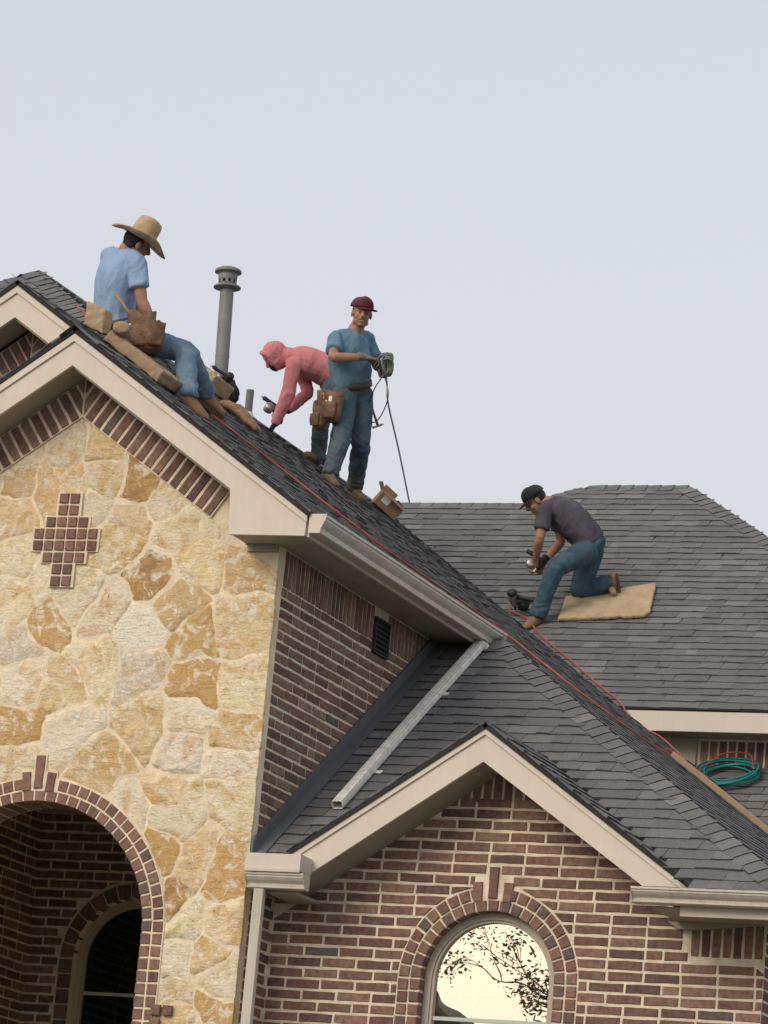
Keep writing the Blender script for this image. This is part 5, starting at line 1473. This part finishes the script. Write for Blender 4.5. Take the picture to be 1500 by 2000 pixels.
# ------------------------------------------------------------------ things on the roof
onR = lambda x, y, h=0.0: Vector((x, y, pz(x))) + NR * h
onB = lambda x, y, h=0.0: Vector((x, y, bz(y))) + NF * h
grey = simple('grey_pipe_paint', (0.20, 0.205, 0.195), 0.55, var=0.10, scale=5, dirt=(0.15, 0.15, 0.145), dscale=4)
vp = empty('vent_pipe', onR(-3.93, 7.47), 'tall grey metal vent pipe with round cap standing on the ridge', 'vent pipe')
c_ = onR(-3.93, 7.47); zb = c_.z - .05
MB().lathe([(.060, 0), (.060, .4), (.0615, .4), (.0615, .42), (.060, .42), (.060, 1.0), (.058, 1.03)], (c_.x, c_.y, zb), 28).obj('pipe', grey, vp, smooth=True)
smooth_angle(vp.children[-1])
MB().lathe([(.062, 1.005), (.118, 1.022), (.120, 1.030), (.112, 1.040), (.062, 1.046)], (c_.x, c_.y, zb), 32).obj('skirt', grey, vp)
smooth_angle(vp.children[-1])
MB().lathe([(.068, 1.046), (.076, 1.055), (.078, 1.065)], (c_.x, c_.y, zb), 28).obj('collar', grey, vp)
for k in range(10):
    a = 2 * math.pi * k / 10
    MB().box(-.012, .012, -.003, .003, 1.06, 1.10).xf(Matrix.Translation((c_.x + .076 * math.cos(a), c_.y + .076 * math.sin(a), zb)) @ Matrix.Rotation(a + math.pi / 2, 4, 'Z')).obj('cap_post', grey, vp)
MB().lathe([(.050, 1.055), (.050, 1.10)], (c_.x, c_.y, zb), 20).obj('inner_sleeve', M['dark'], vp)
MB().lathe([(.078, 1.092), (.082, 1.10), (.084, 1.15), (.108, 1.158), (.116, 1.162), (.117, 1.176), (.108, 1.188), (.08, 1.202), (.03, 1.212), (.0, 1.214)], (c_.x, c_.y, zb), 32).obj('cap', grey, vp)
smooth_angle(vp.children[-1])
MB().lathe([(.11, 0.02), (.075, .08), (.066, .13)], (c_.x, c_.y, zb), 28).obj('flashing_collar', M['flashing'], vp, smooth=True)
vp.rotation_euler = (0.0, -0.035, 0.0)
sp_ = empty('plumbing_vent', onR(-3.85, 7.93), 'short thin grey plumbing pipe between the tall vent pipe and the man in pink', 'vent pipe')
c_ = onR(-3.85, 7.93)
MB().lathe([(.034, 0), (.034, .27), (.027, .27), (.027, .2)], (c_.x, c_.y, c_.z - .03), 20).obj('pipe', grey, sp_)
smooth_angle(sp_.children[-1])
MB().lathe([(.085, 0.01), (.05, .04), (.040, .07)], (c_.x, c_.y, c_.z - .03), 20).obj('boot_flashing', M['white'], sp_, smooth=True)

foam = simple('tan_foam', (0.43, 0.33, 0.21), 0.95, var=0.14, scale=8, bump=0.5, bscale=45, spec=0.1, dirt=(0.34, 0.24, 0.135), dscale=5)
foam2 = simple('aged_foam', (0.37, 0.265, 0.175), 0.95, var=0.16, scale=8, bump=0.5, bscale=45, spec=0.1, dirt=(0.22, 0.155, 0.10), dscale=4)
def slab(name, corners, nrm, th, mat, label, cat, group=None, rag=.006):
    o = empty(name, Vector(corners[0]), label, cat, group)
    mb = MB(); mb.prism([Vector(q) for q in corners], Vector(nrm) * th)
    remeshed(mb, 'pad', mat, o, .010, 3, folds(rag, 9, (1, 1, 1), len(label), .6))
    return o
slab('foam_pad', [onB(-1.335, 9.335, .014), onB(-.82, 9.395, .014), onB(-.80, 9.43, .014), onB(-.765, 9.39, .014), onB(-.585, 9.43, .014), onB(-.555, 9.50, .014), onB(-.70, 10.06, .014), onB(-1.43, 9.77, .014)], NF, .034, foam,
     'flat tan foam pad under the kneeling man on the main roof', 'foam pad', 'foam pads', .003)
slab('foam_cushion', [onR(-1.72, .60, .014), onR(-1.30, .62, .014), onR(-1.27, 1.12, .014), onR(-1.72, 1.12, .014)], NR, .085, foam2, 'thick tan foam cushion under the man in the straw hat', 'foam pad', 'foam pads', .009)
u_ = Vector((0, 0, 1))
a = onR(-1.86, .56, .012)
slab('foam_block', [a, a + Vector((.14, .01, -.06)), a + Vector((.155, .12, -.06)), a + Vector((.015, .12, 0.0))], (0.0, -0.05, 1), .17, foam, 'upright tan foam block behind the seated man at the gable peak', 'foam pad', 'foam pads')
rc = onR(-1.66, .57, .150); r1 = MB(); ax_ = Vector((.35, -.9, .05)).normalized()
loft(r1, [rc + ax_ * .02, rc - ax_ * .10], [(.058, .045), (.058, .045)], Vector((1, 0, 0)), cap=.25)
ro = empty('foam_roll', rc - NR * .05, 'small round roll of tan foam beside the seated man', 'foam roll'); remeshed(r1, 'roll', foam2, ro, .008, 2, folds(.003, 20))
slab('foam_offcut', [onR(-3.95, 6.75, .014), onR(-3.72, 6.72, .014), onR(-3.66, 7.0, .014), onR(-3.95, 7.05, .014)], NR, .13, foam, 'pale foam offcut behind the seated man\'s knee', 'foam pad', 'foam pads')

def nail_gun(loc, fwd, upv, label, body, k=1.0, trim='steel', group='nail guns'):
    """coil nailer: driver barrel, cap, grip, magazine drum, nose, trigger, air fitting"""
    f, u = Vector(fwd).normalized(), Vector(upv); u = (u - f * u.dot(f)).normalized(); x = f.cross(u); o = Vector(loc)
    P = lambda a, b, c: o + f * (a * k) + x * (b * k) + u * (c * k)
    t = empty('nail_gun', o, label, 'nail gun', group)
    b = MB(); loft(b, [P(0, 0, .20), P(0, 0, .13), P(0, 0, .05)], [.042 * k, .045 * k, .036 * k], f, cap=.35); b.obj('barrel', M[body], t, smooth=True)
    b = MB(); loft(b, [P(0, 0, .225), P(0, 0, .205)], [.034 * k, .045 * k], f, cap=.3); b.obj('head_cap', M['black'], t, smooth=True)
    b = MB(); loft(b, [P(-.03, 0, .15), P(-.10, 0, .145), P(-.20, 0, .135)], [(.020 * k, .027 * k), (.017 * k, .021 * k), (.020 * k, .025 * k)], x, ex=2.6); b.obj('grip', M['black'], t, smooth=True)
    b = MB(); loft(b, [P(0, 0, .05), P(0, 0, .0), P(0, 0, -.03)], [(.018 * k, .022 * k), (.014 * k, .016 * k), (.010 * k, .012 * k)], f); b.obj('nose', M[trim], t, smooth=True)
    b = MB(); loft(b, [P(-.085, -.036, .045), P(-.085, .036, .045)], [.050 * k, .050 * k], f, cap=.2); b.obj('magazine', M[trim], t, smooth=True)
    b = MB(); loft(b, [P(-.045, 0, .115), P(-.055, 0, .085)], [.006 * k, .006 * k], x, seg=8); b.obj('trigger', M['steel'], t, smooth=True)
    b = MB(); b.tube([P(-.20, 0, .135), P(-.235, 0, .132)], .010 * k, 10); b.obj('air_fitting', M['steel'], t, smooth=True)
    return t
nail_gun((-3.815, 8.40, 10.42), (0.80, 0.35, -0.55), (-0.60, 0.1, 0.75), 'black and white nail gun in the hand of the man in pink', 'black', .85, 'steel')
nail_gun((-1.64, 9.45, 9.27), (0.55, 0.2, -0.4), (-0.45, -0.15, 0.85), 'dark nail gun gripped by the kneeling man', 'black', .8)
nail_gun(onB(-1.80, 9.52, .060), (-0.93, -0.1, 0.1), (0.10, -0.8, 0.35), 'silver and black nail gun lying on the shingles by the kneeling man\'s boot', 'steel', 1.0, 'black')
nail_gun(onR(-3.74, 6.98, .14), (0.75, 0.45, -0.5), (0.1, -0.9, 0.35), 'black nail gun propped at the foot of the tall vent pipe', 'black', .8, 'steel')
# soft black tool bag beside it
tb = empty('tool_bag', onR(-3.70, 7.08), 'black cloth tool bag slumped beside the tall vent pipe', 'tool bag')
b = MB(); q = onR(-3.70, 7.08)
loft(b, [q + Vector((0, 0, .03)), q + Vector((.0, 0, .10)), q + Vector((.01, 0, .17))], [(.11, .09), (.115, .09), (.08, .065)], RT); remeshed(b, 'bag', M['blackcap'], tb, .009, 2, folds(.012, 12))
b = MB(); b.tube(curve_pts([q + Vector((-.06, 0, .16)), q + Vector((-.02, -.02, .24)), q + Vector((.05, 0, .15))]), .008, 8); b.obj('strap', M['black'], tb, smooth=True)
# folded leather pouch left lying on the slope
lp = empty('leather_pouch', onR(-2.95, 5.45), 'brown leather pouch lying on the slope below the ridge', 'pouch')
b = MB(); q = onR(-2.98, 5.45, .03); q2 = onR(-2.62, 5.35, .035)
loft(b, [q, q.lerp(q2, .3) + NR * .03, q.lerp(q2, .7) + NR * .015, q2], [(.06, .03), (.075, .045), (.07, .035), (.045, .02)], Vector((0, 1, 0))); remeshed(b, 'pouch', M['boot'], lp, .009, 2, folds(.010, 10))

# cardboard nail box with open flaps
card = simple('brown_cardboard', (0.29, 0.185, 0.115), 0.9, var=0.10, scale=5, bump=0.15, bscale=60, spec=0.15, dirt=(0.23, 0.145, 0.09), dscale=6)
bx0 = onR(-3.40, 10.12, .016)
cb = empty('cardboard_box', bx0, 'open brown cardboard box with white label on the roof edge', 'box')
bu = Vector((.62, .55, -.55)).normalized(); bw_ = Vector((.40, -.83, -.1)); bw_ = (bw_ - bu * bw_.dot(bu)).normalized(); bn = bu.cross(bw_); bn = bn if bn.z > 0 else -bn
bc = bx0 + bn * .0
def cpt(a, b_, c): return bc + bu * a + bw_ * b_ + bn * c
def panel(name, pts, parent, th=.005, mat=card):
    q0, q1, q2 = [Vector(p) for p in pts[:3]]; nn = (q1 - q0).cross(q2 - q0).normalized()
    return MB().prism(pts, nn * th).obj(name, mat, parent)
w_, d_, h_ = .125, .085, .145
panel('side', [cpt(-w_, d_, 0), cpt(w_, d_, 0), cpt(w_, d_, h_), cpt(-w_, d_, h_)], cb)
panel('side', [cpt(-w_, -d_, 0), cpt(w_, -d_, 0), cpt(w_, -d_, h_), cpt(-w_, -d_, h_)], cb)
panel('side', [cpt(-w_, -d_, .001), cpt(-w_, d_ - .006, .001), cpt(-w_, d_ - .006, h_), cpt(-w_, -d_, h_)], cb)
panel('side', [cpt(w_, -d_, .001), cpt(w_, d_ - .006, .001), cpt(w_, d_ - .006, h_), cpt(w_, -d_, h_)], cb)
panel('bottom', [cpt(-w_, -d_, .002), cpt(w_, -d_, .002), cpt(w_, d_, .002), cpt(-w_, d_, .002)], cb)
panel('flap', [cpt(-w_, -d_, h_ + .002), cpt(w_ * .2, -d_, h_ + .002), cpt(w_ * .2, -d_ - .02, h_ + .075), cpt(-w_, -d_ - .02, h_ + .075)], cb)
panel('flap', [cpt(-w_, -d_, h_ + .002), cpt(-w_, d_, h_ + .002), cpt(-w_ - .07, d_, h_ + .05), cpt(-w_ - .07, -d_, h_ + .05)], cb)
panel('flap', [cpt(-w_, d_, h_ + .002), cpt(w_, d_, h_ + .002), cpt(w_, d_ + .07, h_ - .03), cpt(-w_, d_ + .07, h_ - .03)], cb)
panel('flap', [cpt(w_, -d_, h_ + .002), cpt(w_, d_, h_ + .002), cpt(w_ - .09, d_, h_ + .02), cpt(w_ - .09, -d_, h_ + .02)], cb)
panel('label', [cpt(-w_ + .03, d_ + .008, .05), cpt(-w_ + .11, d_ + .008, .05), cpt(-w_ + .11, d_ + .008, h_ - .02), cpt(-w_ + .03, d_ + .008, h_ - .02)], cb, .001, M['white'])

# hoses
red = simple('red_air_hose', (0.36, 0.085, 0.06), 0.5, var=0.12)
teal = simple('teal_air_hose', (0.02, 0.20, 0.20), 0.45, var=0.15)
greyh = simple('grey_air_hose', (0.17, 0.19, 0.165), 0.5, var=0.15)
def hose(name, pts, r, mat, label, cat='hose', group=None):
    o = MB().tube(curve_pts(pts, 10), r, 8).obj(name, mat, None, smooth=True)
    return tag(o, label, cat, group)
h1 = [onR(x, y, .024) for x, y in ((-2.75, 2.2), (-2.45, 2.12), (-2.25, 2.02), (-1.95, 1.97), (-1.70, 1.95), (-1.33, 1.86), (-.99, 2.02), (-.55, 2.02), (-.35, 2.18), (-.17, 2.38), (-.10, 3.0), (-.08, 3.55), (.13, 3.95), (.67, 3.9), (1.0, 4.1), (1.1, 4.6), (.95, 5.6), (.82, 6.4))]
hose('air_hose', h1, .0075, red, 'long red air hose running down beside the gable rake and along the hip', group='red air hoses')
h2 = [onB(-1.90, 9.62, .05), onB(-1.84, 9.50, .03), onB(-1.62, 9.32, .05), onB(-1.35, 9.02, .02), onB(-.95, 8.62, .018), onB(-.5, 8.15, .018), onB(-.22, 7.86, .03), Vector((.0, 7.62, 7.58)), Vector((.33, 7.25, 7.42)), onR(.62, 6.85, .03), onR(.80, 6.45, .025), onR(.72, 6.2, .022)]
hose('air_hose', h2, .0075, red, 'red air hose trailing from the kneeling man\'s gun over the rear eave', group='red air hoses')
# coil of teal hose on the little rear roof
ct = Vector((.735, 7.93, f2(7.93))) + NF * .03; t = []
U1, U2 = Vector((1, 0, 0)), UF
co = empty('hose_coil', ct - NF * .02, 'teal air hose coiled up on the small rear roof', 'hose')
for j in range(8):
    r_ = .195 + .07 * ((j * 37 % 10) / 10); h_ = .012 + .010 * j; ox, oy = random.uniform(-.02, .02), random.uniform(-.02, .02); ph0 = random.uniform(0, 6)
    t = [ct + U1 * (ox + r_ * math.cos(a)) + U2 * (oy + r_ * .94 * math.sin(a)) + NF * (h_ * .8 + .01 * math.sin(a * 2 + ph0)) for a in [2 * math.pi * k / 48 for k in range(48)]]
    MB().tube(t, .0085, 8, closed=True).obj('loop', teal, co, smooth=True)
t = [ct + U1 * -.2 + U2 * .05 + NF * .08, ct + U1 * -.08 + U2 * .2 + NF * .12, ct + U1 * .12 + U2 * .22 + NF * .11, ct + U1 * .22 + U2 * .0 + NF * .08]
MB().tube(curve_pts(t), .007, 8).obj('hose_end', red, co, smooth=True)
# plank lying along the hip
pl = empty('timber_board', onR(1.1, 5.3), 'tan timber board lying along the hip beside the coiled hose', 'board')
a, b_ = onR(1.05, 5.34, .02), onR(2.55, 4.78, .02); d = (b_ - a).normalized(); s_ = NR.cross(d).normalized()
brd = MB().prism([a - s_ * .05, a + s_ * .05, a + s_ * .05 + NR * .045, a - s_ * .05 + NR * .045], b_ - a).obj('board', simple('tan_timber', (0.31, 0.22, 0.135), 0.85, var=0.14, scale=6, bump=0.2, bscale=50, dirt=(0.27, 0.18, 0.10), dscale=6), pl)
md = brd.modifiers.new('b', 'BEVEL'); md.width = .006; md.segments = 2

# coil of grey hose in the standing man's gloves and its tail down to the ridge
hc_ = Vector((-2.535, 7.75, 10.675))
hh = empty('held_hose', hc_, 'grey hose looped in the standing man\'s gloved hands', 'hose')
for j in range(16):
    A_ = (RT * .9 + AW * .25).normalized(); ox = random.uniform(-.018, .018); tw = random.uniform(-.35, .35)
    A_ = (A_ + AW * random.uniform(-.9, .9) + UPV * random.uniform(-.3, .3)).normalized(); B_ = (UPV + A_ * tw + AW * random.uniform(-.6, .6)).normalized()
    c2 = hc_ + A_ * (.004 + ox) - AW * (.05 - .007 * j); ra_, rb_ = random.uniform(.03, .066), random.uniform(.05, .112)
    MB().tube([c2 + A_ * (ra_ * math.cos(q)) + B_ * (rb_ * math.sin(q)) for q in [2 * math.pi * k / 32 for k in range(32)]], .0085, 8, closed=True).obj('loop', greyh, hh, smooth=True)
MB().tube(curve_pts([(-2.53, 7.77, 10.60), (-2.525, 7.80, 10.52), (-2.53, 7.88, 10.37), (-3.0, 9.4, 10.36), (-3.62, 11.35, 10.36)], 10), .0075, 8).obj('tail', simple('pale_grey_hose', (0.28, 0.30, 0.29), 0.5), hh, smooth=True)
MB().tube(curve_pts([(-2.545, 7.75, 10.60), (-2.515, 7.80, 10.48), (-2.525, 7.84, 10.38), (-2.60, 7.90, 10.26), (-2.68, 7.93, 10.22), (-2.72, 7.90, 10.35), (-2.66, 7.86, 10.50), (-2.58, 7.80, 10.58)], 10), .005, 8).obj('loop', M['black'], hh, smooth=True)

# ------------------------------------------------------------------ across the street: what the arched window mirrors
nh = empty('neighbour_house', (-17, -34, 0), 'dark roofed house across the street, mirrored low in the arched window', 'house')
MB().box(-24, -8.2, -40, -32, 0, 4.6).obj('wall', simple('neighbour_brick', (0.16, 0.11, 0.09), 0.9), nh)
MB().put([(-25, -41, 4.6), (-7.4, -41, 4.6), (-7.4, -31, 4.6), (-25, -31, 4.6), (-19.5, -36, 8.85), (-12.6, -36, 8.85)], [(0, 1, 2, 3), (0, 1, 5, 4), (1, 2, 5), (2, 3, 4, 5), (3, 0, 4)]).obj('roof', M['deck'], nh)
tr_ = empty('shade_tree', (-4.5, -30.0, 0), 'leafy tree across the street, mirrored in the arched window', 'tree')
tk = MB(); rt_ = random.Random(3); tips = []
def limb(a, d, L, r, depth):
    a, d = Vector(a), Vector(d).normalized()
    m_ = a + d * L * .5 + Vector((rt_.uniform(-1, 1), rt_.uniform(-1, 1), rt_.uniform(-.3, .6))) * L * .08; e = a + d * L
    tk.tube(curve_pts([a, m_, e], 3), [r * (1 - .45 * i / 6) for i in range(7)], 6)
    if depth <= 2: tips.append((m_, e, depth))
    if depth > 0:
        for _ in range(3):
            nd = (d + Vector((rt_.uniform(-1.1, .9), rt_.uniform(-1, 1), rt_.uniform(-.5, .65))) * .85).normalized()
            limb(a.lerp(e, rt_.uniform(.55, 1)), nd, L * rt_.uniform(.52, .74), r * .55, depth - 1)
limb((-4.5, -30.0, 0), (-0.03, 0, 1), 5.2, .15, 6)
tk.obj('trunk', simple('bark', (0.10, 0.075, 0.055), 0.9, var=0.3, scale=10), tr_)
lv = MB()
for (a, e, dp) in tips:
    for _ in range(16 if dp < 1 else 6):
        c2 = a.lerp(e, rt_.uniform(.2, 1.05)) + Vector((rt_.gauss(0, .12), rt_.gauss(0, .12), rt_.gauss(0, .10)))
        u3_ = Vector((rt_.uniform(-1, 1), rt_.uniform(-1, 1), rt_.uniform(-1, .4))).normalized(); v3_ = u3_.orthogonal().normalized(); L_ = rt_.uniform(.05, .11)
        lv.put([c2, c2 + u3_ * L_ * .5 + v3_ * L_ * .22, c2 + u3_ * L_, c2 + u3_ * L_ * .5 - v3_ * L_ * .22], [(0, 1, 2, 3)])
tag(lv.obj('crown', simple('leaf_green', (0.055, 0.085, 0.035), 0.7, var=0.4, scale=3), tr_), kind='stuff')

for P_ in (BR, SB, AB, SH, CAPS): P_.done()
